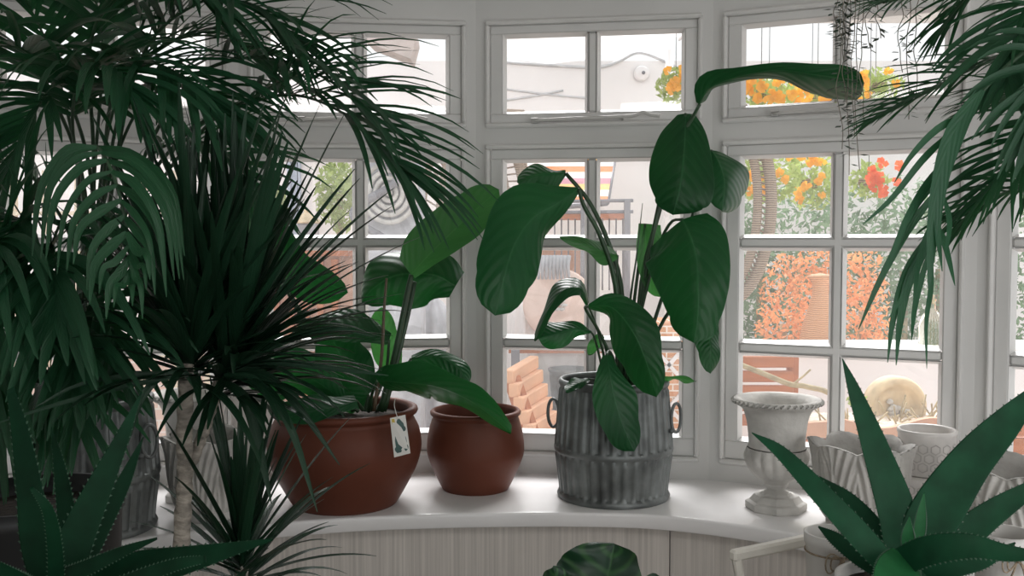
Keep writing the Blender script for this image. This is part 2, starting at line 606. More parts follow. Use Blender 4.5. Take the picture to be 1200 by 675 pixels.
# windows ------------------------------------------------------------
for i in range(6):
    a, b = PLAN[i], PLAN[i + 1]
    t = (b - a).normalized()
    n = Vector((-t.y, t.x, 0))
    Zv = Vector((0, 0, 1))
    w = (b - a).length
    root = bpy.data.objects.new('window_%d' % (i + 1), None)
    C.objects.link(root)
    root.location = a + t * w / 2 + Zv * SILL_Z
    root['_o'] = tuple(root.location)
    struct(root)

    def pt(s_, d, z):
        return a + t * s_ + n * d + Zv * z

    def ring(mb, s0, s1, z0, z1, wd, d0, d1, ch=0.002):
        """rectangular frame of width wd around the opening s0..s1, z0..z1 (outer), depth d0..d1"""
        ax = (t, n, Zv)
        dm, dd = (d0 + d1) / 2, d1 - d0
        mb.box(pt((s0 + s1) / 2, dm, z0 + wd / 2), s1 - s0, dd, wd, ax, ch)
        mb.box(pt((s0 + s1) / 2, dm, z1 - wd / 2), s1 - s0, dd, wd, ax, ch)
        mb.box(pt(s0 + wd / 2, dm, (z0 + z1) / 2), wd, dd, z1 - z0 - 2 * wd + 0.001, ax, ch)
        mb.box(pt(s1 - wd / 2, dm, (z0 + z1) / 2), wd, dd, z1 - z0 - 2 * wd + 0.001, ax, ch)

    s0, s1 = INSET, w - INSET
    arch = MB()
    for z0, z1 in ((Z_LO_BOT, Z_LO_TOP), (Z_UP_BOT, Z_UP_TOP)):
        ring(arch, s0 - 0.004, s1 + 0.004, z0 - 0.004, z1 + 0.004, 0.013, -0.012, 0.020, 0.005)
    flat(arch.build('frame_bead', W, root))
    for nm, z0, z1, bars, rail in (('lower_casement', Z_LO_BOT, Z_LO_TOP, (1.338, 1.061), 0.046), ('top_light', Z_UP_BOT, Z_UP_TOP, (), 0.032)):
        cs = MB()
        ax = (t, n, Zv)
        st = 0.043
        lo, hi = z0 + 0.009, z1 - 0.009
        if nm == 'lower_casement':
            gb, gt = lo + 0.050, hi - 0.028
        else:
            gb, gt = lo + 0.026, hi - 0.024
        l, r = s0 + 0.009, s1 - 0.009
        gl, gr = l + st - 0.009, r - st + 0.009
        dm, dd = 0.022, 0.034
        cs.box(pt((l + r) / 2, dm, (lo + gb) / 2), r - l, dd, gb - lo, ax, 0.003)
        cs.box(pt((l + r) / 2, dm, (hi + gt) / 2), r - l, dd, hi - gt, ax, 0.003)
        cs.box(pt((l + gl) / 2, dm, (gb + gt) / 2), gl - l, dd, gt - gb + 0.002, ax, 0.003)
        cs.box(pt((r + gr) / 2, dm, (gb + gt) / 2), r - gr, dd, gt - gb + 0.002, ax, 0.003)
        # putty beads round the glass
        cas = cs.build(nm, W, root, smooth=False)
        gm = (gl + gr) / 2
        bw = 0.026
        vb = MB()
        vb.box(pt(gm, dm, (gb + gt) / 2), bw, dd * .8, gt - gb, ax, 0.006)
        vb.build('glazing_bar', W, cas, smooth=False)
        zs = [gb] + sorted(bars) + [gt]
        for zb in bars:
            hb = MB()
            hb.box(pt(gm, dm, zb), gr - gl, dd * .78, bw, ax, 0.006)
            hb.build('glazing_bar', W, cas, smooth=False)
        for (p0, p1) in ((gl, gm - bw / 2), (gm + bw / 2, gr)):
            for k in range(len(zs) - 1):
                q0 = zs[k] + (bw / 2 if k else 0)
                q1 = zs[k + 1] - (bw / 2 if k < len(zs) - 2 else 0)
                pn = MB()
                pn.add([pt(p0, 0.03, q0), pt(p1, 0.03, q0), pt(p1, 0.03, q1), pt(p0, 0.03, q1)], [(0, 1, 2, 3)])
                pn.build('pane', PANE, cas, smooth=False)
                bd = MB()
                e = 0.0085
                oo = [pt(p0, .006, q0), pt(p1, .006, q0), pt(p1, .006, q1), pt(p0, .006, q1)]
                nn_ = [pt(p0 + e, .029, q0 + e), pt(p1 - e, .029, q0 + e), pt(p1 - e, .029, q1 - e), pt(p0 + e, .029, q1 - e)]
                bb_ = [pt(p0, .030, q0), pt(p1, .030, q0), pt(p1, .030, q1), pt(p0, .030, q1)]
                bd.grid([oo, nn_, bb_], closed=True)
                bd.build('glazing_bead', W, cas, smooth=False)
    # casement stay on the bottom rail of the top light
    stx = s0 + 0.13
    zz = Z_UP_BOT + 0.016
    sb = MB()
    path = [pt(stx, -0.016, zz - .003), pt(stx + 0.10, -0.018, zz), pt(stx + 0.22, -0.018, zz + 0.002), pt(stx + 0.27, -0.022, zz + 0.004),
            pt(stx + 0.295, -0.026, zz + 0.012), pt(stx + 0.315, -0.024, zz + 0.006), pt(stx + 0.34, -0.022, zz + 0.002)]
    sb.tube(spline(path, 24), 0.0048, 8)
    sb.box(pt(stx + 0.005, -0.006, zz - .002), 0.022, 0.024, 0.014, (t, n, Zv), 0.002)
    sb.tube([pt(stx + .06, 0.0, zz), pt(stx + .06, -0.016, zz)], 0.003, 6)
    sb.tube([pt(stx + .24, 0.0, zz - .004), pt(stx + .24, -0.02, zz + .004)], 0.003, 6)
    sb.build('window_stay', STAYM, root)

# sill ----------------------------------------------------------------
EDGE = [(-1.62, 1.30), (-1.38, 1.62), (-1.10, 1.88), (-0.85, 2.07), (-0.60, 2.185), (-0.39, 2.25), (-0.19, 2.28), (0.0, 2.293),
        (0.16, 2.293), (0.33, 2.275), (0.50, 2.205), (0.64, 2.110), (0.78, 1.98), (0.95, 1.80), (1.15, 1.55), (1.35, 1.25)]
edge = spline([(x, y, 0) for x, y in EDGE], 90)


def wall_y(x, off=0.0):
    for i in range(6):
        if PLAN[i].x <= x <= PLAN[i + 1].x:
            f = (x - PLAN[i].x) / (PLAN[i + 1].x - PLAN[i].x)
            return PLAN[i].y * (1 - f) + PLAN[i + 1].y * f
    return 1.93


sl = MB()
TKS = 0.036
back = [Vector((-1.80, 1.30, 0))] + PLAN[:] + [Vector((1.588, 1.25, 0))]
top, bot = [], []
rows = []
for k, e in enumerate(edge):
    f = k / (len(edge) - 1)
    # matching point on the back line
    bx = e.x * 1.35 if False else -1.80 + (1.588 + 1.80) * f
    by = wall_y(min(max(bx, -1.80), 1.588))
    bp = Vector((bx, by + 0.002, SILL_Z))
    tt = (edge[min(k + 1, 89)] - edge[max(k - 1, 0)]).normalized()
    fr = Vector((tt.y, -tt.x, 0))
    e0 = Vector((e.x, e.y, SILL_Z))
    r = 0.007
    inn = e0 - fr * r
    prof = [bp, inn]
    for q in range(1, 5):
        an = PI / 2 * q / 4
        prof.append(e0 - fr * r + fr * (r * math.sin(an)) + Vector((0, 0, -r + r * math.cos(an))))
    for q in range(1, 5):
        an = PI / 2 * q / 4
        prof.append(e0 - fr * r + fr * (r * math.cos(an)) + Vector((0, 0, -TKS + r - r * math.sin(an))))
    prof.append(bp + Vector((0, 0, -TKS)))
    rows.append(prof)
sl.grid(rows)
struct(flat(sl.build('window_sill', SILL), 60))

cl = MB()
cur = 0
pe = [edge[k] for k in range(90)]
acc = [0.0]
for k in range(1, 90):
    acc.append(acc[-1] + (pe[k] - pe[k - 1]).length)


def along(sv):
    k = max(0, min(88, int(np.searchsorted(acc, sv)) - 1))
    f = (sv - acc[k]) / (acc[k + 1] - acc[k])
    p = pe[k].lerp(pe[k + 1], f)
    tt = (pe[k + 1] - pe[k]).normalized()
    return p, tt, Vector((-tt.y, tt.x, 0))


BWID = 0.098
for q in range(int(acc[-1] / BWID)):
    p, tt, nn = along((q + 0.5) * BWID)
    cl.box(p + nn * 0.045 + Vector((0, 0, (SILL_Z - TKS) / 2)), BWID + 0.006, 0.016, SILL_Z - TKS, (tt, nn, Vector((0, 0, 1))), 0.0006)
struct(cl.build('wall_below_sill', CLAD, smooth=False))


# ------------------------------------------------------------------ plant helpers
def leaf_into(mb, mid, wa, wb, tilt=0.0, fold=12.0, curl=0.0, ripple=0.0, freq=1.7, n=26, nv=6, twist=0.0, seed=0.0, blunt=True):
    """broad leaf. mid: (px, py, Y) stations from base to tip; wa/wb: seen half widths in px on either side"""
    vals = [(m[0], m[1], m[2]) for m in mid]
    ns = len(mid)

    def wid(ws, t):
        i = min(int(t), ns - 2)
        f = t - i
        if i == ns - 2 and blunt and ws[-1] < 1.0:
            return ws[-2] * max(0.0, 1 - f ** 2.4) ** 0.65
        return max(0.0, float(cr([(x,) for x in ws], t)[0]))
    rows, uvs = [], []
    P3 = []
    ts = [(ns - 1) * (k / (n - 1)) for k in range(n)]
    for t in ts:
        px, py, Y = cr(vals, t)
        P3.append((px, py, Y, P(px, py, Y)))
    for k, t in enumerate(ts):
        k0, k1 = max(0, k - 1), min(n - 1, k + 1)
        dx, dy = P3[k1][0] - P3[k0][0], P3[k1][1] - P3[k0][1]
        ln = math.hypot(dx, dy) or 1
        pxp, pyp = dy / ln, -dx / ln
        c = (RT * pxp - UP * pyp).normalized()
        T = (P3[k1][3] - P3[k0][3]).normalized()
        c = (c - T * c.dot(T)).normalized()
        nrm = T.cross(c)
        if nrm.dot(FW) > 0:
            nrm = -nrm                                   # toward the viewer
        sc_ = P3[k][2] / F
        u = k / (n - 1)
        row = []
        a0 = math.radians(tilt + twist * u)
        for side, ws in ((1, wa), (-1, wb)):
            wpx = wid(ws, t)
            fa = math.radians(fold)
            ang = a0 * side - fa                         # fold pushes the edges away from the viewer
            real = wpx * sc_ / max(0.3, math.cos(ang) + curl * math.sin(ang))
            d = c * (side * math.cos(ang)) + nrm * math.sin(ang)
            m2 = c * (-side * math.sin(ang)) + nrm * math.cos(ang)
            pts = []
            for j in range(1, nv + 1):
                s_ = j / nv
                q = P3[k][3] + d * (real * s_) + m2 * (-curl * real * s_ * s_ + ripple * math.sin(u * freq * 2 * PI + side * 1.3 + seed) * s_ * s_)
                pts.append(q)
            if side == 1:
                A = pts
            else:
                B = pts
        row = B[::-1] + [P3[k][3]] + A
        rows.append(row)
        uvs += [(u, 0.5 + 0.5 * (j - nv) / nv) for j in range(2 * nv + 1)]
    mb.grid(rows, uvs)
    return P3[0][3]


def blade_into(mb, p0, d, L, w, droop, n=9, up=Vector((0, 0, 1)), fold=0.35, kink=0.0, taper=0.55):
    """strap leaf with a channel, bending down along its length"""
    p = Vector(p0)
    d = Vector(d).normalized()
    rows, uv = [], []
    side = d.cross(up)
    if side.length < 0.05:
        side = Vector((1, 0, 0))
    side = side.normalized()
    for k in range(n + 1):
        s_ = k / n
        nm = side.cross(d).normalized()
        ww = w * min(1.0, 0.55 + s_ * 2.2) * max(0.02, (1 - s_ ** 1.8)) ** taper
        rows.append([p - side * (ww / 2) + nm * (ww * fold * .5), p, p + side * (ww / 2) + nm * (ww * fold * .5)])
        uv += [(s_, 0.0), (s_, 0.5), (s_, 1.0)]
        p = p + d * (L / n)
        if p.z > 1.93:
            p.z = 1.93 + .04 * math.tanh((p.z - 1.93) / .04)
        g = droop * (0.4 + 1.6 * s_) / n * math.sqrt(max(0.02, 1 - d.z * d.z * (1 if d.z < 0 else .6)))
        d = (d + Vector((0, 0, -1)) * g).normalized()
        side = (side - d * side.dot(d)).normalized()
    mb.grid(rows, uv)


def frond_into(mb, stations, u0, nl, L, w, droop, rnd, r0=0.005, ang0=62, ang1=18, lift=0.25, face=(0, -0.45, 1), nseg=7, lprof=None, jit=0.12):
    """pinnate frond; leaf blades on both sides of the rachis from u0 to the tip"""
    pts3 = [P(*s_) if not isinstance(s_, Vector) else s_ for s_ in stations]
    for q_ in pts3:
        q_.z = min(q_.z, 1.90)
    N_ = 40
    sp = spline(pts3, N_)
    mb.cur = 1
    mb.tube(sp, [r0 * (1 - 0.8 * k / (N_ - 1)) for k in range(N_)], 6)
    mb.cur = 0
    for k in range(nl):
        u = u0 + (1 - u0) * (k + 0.5) / nl
        q = (k + 0.5) / nl
        i = min(N_ - 2, int(u * (N_ - 1)))
        f = u * (N_ - 1) - i
        p = sp[i].lerp(sp[i + 1], f)
        T = (sp[min(i + 2, N_ - 1)] - sp[max(0, i - 1)]).normalized()
        nf = Vector(face)
        nf = (nf - T * nf.dot(T))
        if nf.length < .15:
            nf = Vector((0, -1, 0.2)) - T * Vector((0, -1, .2)).dot(T)
        nf = nf.normalized()
        S = T.cross(nf).normalized()
        ll = L * ((0.62 + 0.9 * q * (1 - q) * 1.6 - 0.28 * q) if lprof is None else lprof(q))
        for sd in (-1, 1):
            an = math.radians(ang0 + (ang1 - ang0) * q) + rnd.gauss(0, jit)
            d = S * (sd * math.sin(an)) + T * math.cos(an) + nf * (lift + rnd.gauss(0, jit))
            blade_into(mb, p, d, ll * rnd.uniform(.85, 1.1), w * rnd.uniform(.85, 1.1), droop * rnd.uniform(.7, 1.3), nseg, up=nf, fold=.3)


def petiole(path, r0, r1, n=16):
    mb = MB()
    sp = spline([P(*q) for q in path], n)
    mb.tube(sp, [r0 + (r1 - r0) * k / (n - 1) for k in range(n)], 8)
    return mb


def px_blade(mb, path, wpx, Y0, Y1, n=14):
    """leaflet through the given points; wpx is its seen width in the middle"""
    st = [(x, y, Y0 + (Y1 - Y0) * k / (len(path) - 1)) for k, (x, y) in enumerate(path)]
    sp_ = [cr(st, (len(st) - 1) * k / n) for k in range(n + 1)]
    p3 = [P(*q) for q in sp_]
    rows_, uv_ = [], []
    for k in range(n + 1):
        T = (p3[min(n, k + 1)] - p3[max(0, k - 1)]).normalized()
        sd = T.cross(Vector((.25, -1, .2)))
        sd = (sd - T * sd.dot(T)).normalized()
        nm = sd.cross(T)
        u_ = k / n
        ww = wpx * Y0 / F * min(1, .4 + 2.2 * u_) * max(.03, 1 - u_ ** 2.2) ** .7
        rows_.append([p3[k] - sd * ww / 2 + nm * ww * .12, p3[k], p3[k] + sd * ww / 2 + nm * ww * .12])
        uv_ += [(u_, 0), (u_, .5), (u_, 1)]
    mb.grid(rows_, uv_)


# ------------------------------------------------------------------ pots
def pot_profile_ribbed():
    outer = [(0.128, 0.0), (0.139, 0.001), (0.142, 0.008), (0.139, 0.014), (0.1335, 0.018), (0.1365, 0.05), (0.141, 0.085), (0.1455, 0.116),
             (0.149, 0.119), (0.150, 0.125), (0.149, 0.131), (0.1455, 0.134), (0.143, 0.17), (0.139, 0.22), (0.1345, 0.27), (0.132, 0.283)]
    return outer


def ribbed_planter(root, c):
    n = 240
    nr = 34

    def rf(th, r, z, i):
        if 0.016 < z < 0.116 or 0.133 < z < 0.28:
            cc = math.cos(th * nr)
            r = r + 0.0032 * (1 if cc > 0.35 else (-0.6 if cc < -0.1 else (cc + .1) / .45 * 1.6 - .6))
        return r, z
    prof = pot_profile_ribbed()
    dense = []
    for (a, b) in zip(prof[:-1], prof[1:]):
        dense.append(a)
        if b[1] - a[1] > 0.02:
            for q in (1, 2):
                dense.append((a[0] + (b[0] - a[0]) * q / 3, a[1] + (b[1] - a[1]) * q / 3))
    dense.append(prof[-1])
    mb = MB()
    mb.lathe(dense + [(0.128, 0.28), (0.130, 0.2), (0.132, 0.15)], c, n, rf)
    pot = flat(mb.build('pot', ZINC, root), 50)
    rim = MB()
    rim.lathe([(0.1285, 0.276), (0.135, 0.279), (0.1385, 0.286), (0.1385, 0.293), (0.135, 0.298), (0.130, 0.298), (0.127, 0.293), (0.1285, 0.284)], c, 72)
    rim.build('rim', ZINC, pot)
    c = Vector(c)
    for sd, yo in ((-1, 0.02), (1, -0.05)):
        h = MB()
        ctr = c + Vector((sd * 0.141, yo, 0.205))
        ax = Vector((sd, 0, 0))
        dirv = Vector((0.28 * sd, 0.35, 0)).normalized()
        ring = []
        for k in range(25):
            an = 2 * PI * k / 24
            ring.append(ctr + Vector((0, 0, 1)) * (0.036 * math.sin(an)) + (Vector((0, 1, 0)) * .6 + ax * .8).normalized() * (0.017 * math.cos(an) + .012))
        h.tube(ring, 0.0042, 8, caps=False)
        h.tube([ctr + Vector((-sd * .004, -.014, -.03)), ctr + Vector((-sd * .004, .014, -.03))], 0.006, 8)
        h.build('handle', ZINC_D, pot)
    so = MB()
    so.disc(c + Vector((0, 0, 0.262)), 0.129, 48)
    so.build('soil', SOIL, root)
    return pot


def turned_pot(root, c, prof, m, soil=None, n=64):
    mb = MB()
    mb.lathe(prof, c, n)
    o = mb.build('pot', m, root)
    if soil:
        s_ = MB()
        s_.disc(Vector(c) + Vector((0, 0, soil[1])), soil[0], n)
        s_.build('soil', SOIL, root)
    return o


def smooth_prof(pts, n):
    return [tuple(cr(pts, (len(pts) - 1) * k / (n - 1))) for k in range(n)]


# ---- philodendron in the zinc planter ---------------------------------
BK = Vector((0.256, 2.455, SILL_Z))
phil = thing('potted_philodendron', 'tall large-leaved philodendron in a ribbed zinc tub with ring handles', 'potted plant', BK)
ribbed_planter(phil, BK)


def phil_leaf(root, mid, wa, wb, stalk=None, tilt=0, fold=12, curl=0.1, ripple=0.004, m=PHIL, r=0.0042, sm=STEMG, **kw):
    mb = MB()
    leaf_into(mb, mid, wa, wb, tilt, fold, curl, ripple, seed=mid[0][0], **kw)
    lf = mb.build('leaf', m, root)
    if stalk:
        pe_ = petiole(stalk + [tuple(mid[0])], r * 1.25, r * .8)
        # stalk runs on as the thick lower midrib
        pe_.build('petiole', sm, lf)
    return lf


S0 = (722, 452, 2.46)
# big dark leaf hanging to the left
phil_leaf(phil, [(678, 221, 2.36), (655, 237, 2.33), (624, 256, 2.29), (602, 288, 2.25), (591, 325, 2.22), (580, 370, 2.2)],
          [3, 16, 32, 38, 31, 0], [3, 26, 46, 38, 33, 0], [(727, 452, 2.46), (722, 340, 2.42), (704, 278, 2.39), (685, 243, 2.375)], tilt=-15, fold=14, curl=.18, r=.006, ripple=.003)
# leaf behind it, curled at the top
phil_leaf(phil, [(663, 203, 2.46), (646, 203, 2.46), (626, 206, 2.46), (606, 214, 2.46)], [3, 25, 12, 0], [3, 7, 15, 0],
          [(732, 452, 2.48), (728, 340, 2.47), (712, 282, 2.46), (690, 236, 2.46)], tilt=25, fold=22, r=.0062)
# long leaf arching out at the top right
phil_leaf(phil, [(820, 122, 2.34), (834, 102, 2.3), (868, 89, 2.24), (912, 82, 2.18), (953, 87, 2.14), (988, 92, 2.12), (1013, 97, 2.10)],
          [4, 18, 11, 8, 11, 14, 0], [4, 8, 8, 10, 15, 17, 0], [(742, 450, 2.47), (752, 330, 2.44), (772, 250, 2.42), (795, 170, 2.38), (811, 139, 2.36)], tilt=48, fold=18, curl=.2, r=.0052, ripple=.004)
# tall leaf below it
phil_leaf(phil, [(804, 133, 2.37), (803, 155, 2.36), (801, 188, 2.34), (797, 218, 2.33), (792, 238, 2.33), (789, 252, 2.34)],
          [10, 26, 36, 41, 33, 0], [10, 27, 36, 34, 23, 0], [(738, 452, 2.46), (752, 350, 2.44), (770, 250, 2.41), (790, 168, 2.40)], tilt=10, fold=10, curl=.15, r=.0052)
# leaf to its right, folded at the top
phil_leaf(phil, [(834, 176, 2.40), (843, 192, 2.38), (849, 216, 2.36), (846, 248, 2.35)], [26, 42, 30, 0], [5, 14, 22, 0],
          [(745, 452, 2.47), (772, 360, 2.46), (806, 270, 2.45), (826, 200, 2.43)], tilt=-28, fold=18, curl=.25, ripple=.006)
# large leaf facing the room on the right
phil_leaf(phil, [(800, 257, 2.36), (809, 276, 2.33), (816, 304, 2.31), (818, 342, 2.29), (817, 375, 2.29), (813, 402, 2.29)],
          [30, 42, 41, 37, 27, 0], [46, 54, 52, 41, 29, 0], [(738, 452, 2.45), (748, 380, 2.44), (768, 300, 2.42), (785, 262, 2.40)], tilt=12, fold=13, curl=.2, ripple=.003)
# paler leaf behind the large one
phil_leaf(phil, [(756, 262, 2.45), (757, 290, 2.44), (761, 322, 2.43), (773, 348, 2.43)], [20, 24, 20, 0], [8, 11, 11, 0],
          [(733, 452, 2.47), (740, 380, 2.47), (750, 300, 2.46)], tilt=-15, fold=8, m=PHILL)
# leaf tip hanging under the large one
phil_leaf(phil, [(828, 370, 2.40), (831, 395, 2.39), (833, 412, 2.38), (833, 438, 2.38)], [12, 14, 12, 0], [16, 19, 14, 0],
          [(748, 452, 2.47), (770, 390, 2.46), (795, 352, 2.44), (815, 352, 2.42)], tilt=-20, fold=15)
# heart leaf over the rim, centre
phil_leaf(phil, [(690, 359, 2.34), (718, 361, 2.31), (742, 390, 2.27), (757, 424, 2.26), (770, 465, 2.27)],
          [3, 19, 30, 20, 0], [4, 17, 29, 25, 0], [(722, 452, 2.44), (716, 420, 2.42), (700, 385, 2.39), (686, 362, 2.36)], tilt=18, fold=15, curl=.15, ripple=.003)
# leaf hanging down the front of the tub
phil_leaf(phil, [(711, 416, 2.31), (715, 438, 2.28), (720, 466, 2.265), (730, 500, 2.26), (743, 529, 2.265)],
          [5, 15, 27, 21, 0], [5, 17, 26, 22, 0], [(724, 452, 2.43), (720, 425, 2.40), (714, 412, 2.35)], tilt=-12, fold=8, curl=.1, m=PHIL, ripple=.002)
# two small curled leaves on the left
phil_leaf(phil, [(689, 357, 2.40), (681, 338, 2.38), (660, 340, 2.35), (642, 364, 2.33), (627, 400, 2.32)], [2, 9, 10, 7, 0], [2, 8, 8, 5, 0],
          [(714, 452, 2.44), (706, 410, 2.43), (698, 380, 2.42)], tilt=50, fold=15, ripple=.003, r=.003)
phil_leaf(phil, [(692, 388, 2.38), (672, 386, 2.36), (650, 392, 2.34), (631, 397, 2.33)], [2, 12, 17, 0], [2, 10, 16, 0],
          [(708, 454, 2.43), (704, 425, 2.42), (697, 397, 2.4)], tilt=20, fold=22, ripple=.005, r=.003)
# small leaf catching light in the middle
phil_leaf(phil, [(724, 299, 2.42), (708, 296, 2.40), (688, 287, 2.38), (654, 277, 2.36)], [4, 15, 7, 0], [4, 13, 6, 0],
          [(724, 452, 2.46), (722, 400, 2.45), (722, 340, 2.44)], tilt=35, fold=15, r=.003, m=PHILL)
phil_leaf(phil, [(706, 392, 2.46), (697, 402, 2.45), (689, 416, 2.45)], [5, 8, 0], [4, 6, 0], [(718, 452, 2.46), (712, 420, 2.46)], m=PHILL, r=.0025)
# little leaves at the rim
phil_leaf(phil, [(690, 444, 2.36), (676, 450, 2.33), (663, 459, 2.31)], [3, 6, 0], [3, 7, 0], [(704, 455, 2.43), (698, 446, 2.4)], tilt=35, r=.0025)
phil_leaf(phil, [(768, 447, 2.42), (790, 443, 2.38), (816, 447, 2.35)], [2, 3.5, 0], [2, 4, 0], [(745, 456, 2.46), (756, 449, 2.44)], tilt=50, r=.002, m=PHILL)
# unopened spear
sp_ = petiole([(734, 452, 2.45), (738, 360, 2.42), (746, 300, 2.41), (753, 238, 2.40)], .0045, .0008)
sp_.build('leaf_spear', STEMG, phil)

# ---- big terracotta pot -------------------------------------------------
TB = Vector((-0.41, 2.39, SILL_Z))
bigp = thing('potted_philodendron', 'spreading philodendron in the large brown terracotta pot on the left of the sill', 'potted plant', TB)
prof = smooth_prof([(0.118, 0.0), (0.128, 0.004), (0.152, 0.045), (0.176, 0.092), (0.187, 0.137), (0.183, 0.178), (0.170, 0.207)], 26)
prof += [(0.166, 0.214), (0.169, 0.219), (0.176, 0.222), (0.179, 0.228), (0.177, 0.235), (0.170, 0.238), (0.160, 0.236), (0.156, 0.228), (0.158, 0.19)]
turned_pot(bigp, TB, prof, TERRA, (0.158, 0.21), 80)
D0 = (430, 478, 2.40)
# backlit leaf, high
phil_leaf(bigp, [(482, 322, 2.42), (500, 302, 2.41), (524, 278, 2.39), (553, 250, 2.36), (585, 222, 2.34)], [26, 37, 37, 26, 0], [6, 12, 20, 23, 0],
          [(446, 482, 2.42), (462, 420, 2.42), (476, 350, 2.42)], tilt=-18, fold=12, curl=.1, ripple=.004, m=PHILL, r=.0075)
# wavy leaf behind it
phil_leaf(bigp, [(534, 335, 2.50), (508, 322, 2.50), (468, 322, 2.49), (440, 336, 2.48), (424, 354, 2.48)], [16, 36, 42, 26, 0], [22, 26, 32, 22, 0],
          None, tilt=22, fold=16, curl=.2, ripple=.012, freq=2.2)
# pale backlit leaf between the stalks
phil_leaf(bigp, [(462, 440, 2.52), (455, 415, 2.53), (450, 388, 2.54), (447, 360, 2.55)], [8, 18, 17, 0], [8, 16, 14, 0], [(440, 482, 2.46), (455, 460, 2.49)], m=PHILL)
# leaf lying over to the small pot
phil_leaf(bigp, [(442, 446, 2.30), (470, 448, 2.28), (512, 453, 2.27), (556, 472, 2.30), (599, 507, 2.36)], [9, 25, 24, 17, 0], [10, 19, 23, 23, 0],
          [(432, 482, 2.38), (436, 462, 2.34)], tilt=52, fold=4, curl=.25, ripple=.006, freq=3)
# green leaf curled behind that one
phil_leaf(bigp, [(482, 420, 2.46), (512, 418, 2.46), (536, 430, 2.45), (549, 450, 2.44)], [4, 8, 9, 0], [10, 17, 16, 0], [(442, 482, 2.42), (466, 445, 2.46)], tilt=-30, fold=20, ripple=.004)
# darker leaves on the left
phil_leaf(bigp, [(432, 462, 2.40), (414, 440, 2.40), (398, 415, 2.41), (385, 385, 2.42)], [14, 28, 28, 0], [14, 26, 26, 0], [(428, 482, 2.40)], tilt=15)
phil_leaf(bigp, [(400, 468, 2.36), (372, 448, 2.34), (340, 432, 2.33), (304, 428, 2.32)], [10, 22, 24, 0], [10, 24, 26, 0], [(420, 482, 2.38)], tilt=-20)
phil_leaf(bigp, [(418, 470, 2.25), (388, 478, 2.23), (352, 484, 2.22), (314, 482, 2.22)], [6, 10, 11, 0], [6, 14, 15, 0], [(425, 480, 2.32)], tilt=50, fold=5)
phil_leaf(bigp, [(456, 398, 2.40), (428, 386, 2.39), (396, 380, 2.38), (346, 386, 2.37)], [6, 16, 18, 0], [6, 15, 16, 0], [(434, 482, 2.40), (452, 436, 2.41)], tilt=40, fold=10)
phil_leaf(bigp, [(296, 240, 2.42), (318, 276, 2.41), (350, 314, 2.40), (408, 343, 2.40)], [10, 22, 18, 0], [30, 40, 34, 0], [(415, 482, 2.42), (370, 400, 2.44), (310, 290, 2.44), (294, 245, 2.43)], tilt=20, r=.006)
phil_leaf(bigp, [(420, 480, 2.44), (412, 460, 2.46), (404, 430, 2.48), (400, 395, 2.5)], [10, 24, 26, 0], [10, 22, 24, 0], None, tilt=-10)
phil_leaf(bigp, [(330, 470, 2.42), (312, 440, 2.43), (296, 410, 2.44), (286, 370, 2.44)], [10, 24, 24, 0], [10, 24, 24, 0], [(400, 484, 2.42), (350, 480, 2.42)], tilt=20)
petiole([(438, 482, 2.36), (447, 420, 2.36), (450, 365, 2.36), (453, 326, 2.36)], .005, .003).build('leaf_spear', STEMB, bigp)
petiole([(450, 482, 2.42), (466, 420, 2.44), (480, 360, 2.46), (486, 330, 2.46)], .007, .006).build('petiole', STEMG, bigp)

# tag hanging on the pot
tg = thing('plant_tag', 'white plant tag printed with dark leaves hanging on the large terracotta pot', 'tag', P(468, 512, 2.20))
A_ = P(457, 490, 2.215)
B_ = P(475, 486, 2.22)
C_ = P(481, 531, 2.195)
D_ = P(462, 536, 2.195)
fwd = Vector((0, -1, 0))


def q2(u, v, o=0.0):
    return A_.lerp(B_, u).lerp(D_.lerp(C_, u), v) + fwd * o


cd = MB()
cd.prism([q2(0, 0), q2(0, 1), q2(1, 1), q2(1, 0)], fwd * 0.0012)
card = cd.build('card', CARD, tg, smooth=False)
rnd = random.Random(4)
pr = MB()
for (u, v, ru, rv, a) in ((.62, .20, .26, .12, .5), (.40, .28, .20, .10, -.5), (.75, .33, .18, .09, .2), (.28, .62, .12, .20, .2), (.5, .74, .2, .1, -.3), (.78, .66, .10, .16, .1), (.3, .84, .22, .08, .3), (.8, .82, .14, .09, 0)):
    pts = []
    for k in range(10):
        an = 2 * PI * k / 10
        x, y = ru * math.cos(an), rv * math.sin(an) * (1 + .2 * math.cos(3 * an))
        pts.append(q2(min(.97, max(.03, u + x * math.cos(a) - y * math.sin(a) * .6)), min(.97, max(.03, v + y * math.cos(a) + x * math.sin(a) * .6)), 0.0018))
    pr.poly(pts[::-1])
pr.cur = 1
pr.poly([q2(.1, .03, .0018), q2(.1, .16, .0018), q2(.3, .14, .0018), q2(.28, .04, .0018)])
pr.build('printed_leaves', [INK, INKY], card, smooth=False)
sg = MB()
sg.tube(spline([q2(.5, .06, .002), P(463, 480, 2.215), P(462, 474, 2.225), P(463, 468, 2.25)], 10), 0.0009, 6)
sg.build('string', CARD, tg)

# ---- small terracotta pot -----------------------------------------------
TS = Vector((-0.0946, 2.53, SILL_Z))
smallp = thing('terracotta_pot', 'smaller empty round terracotta pot between the large one and the zinc tub', 'pot', TS)
prof = smooth_prof([(0.080, 0.0), (0.087, 0.003), (0.106, 0.042), (0.1225, 0.082), (0.1265, 0.108), (0.122, 0.150), (0.113, 0.182)], 24)
prof2 = prof + [(0.110, 0.188), (0.113, 0.192), (0.117, 0.195), (0.118, 0.201), (0.114, 0.206), (0.107, 0.206), (0.103, 0.198), (0.106, 0.16), (0.10, 0.06), (0.0, 0.05)]
turned_pot(smallp, TS, prof2, TERRA, None, 72)

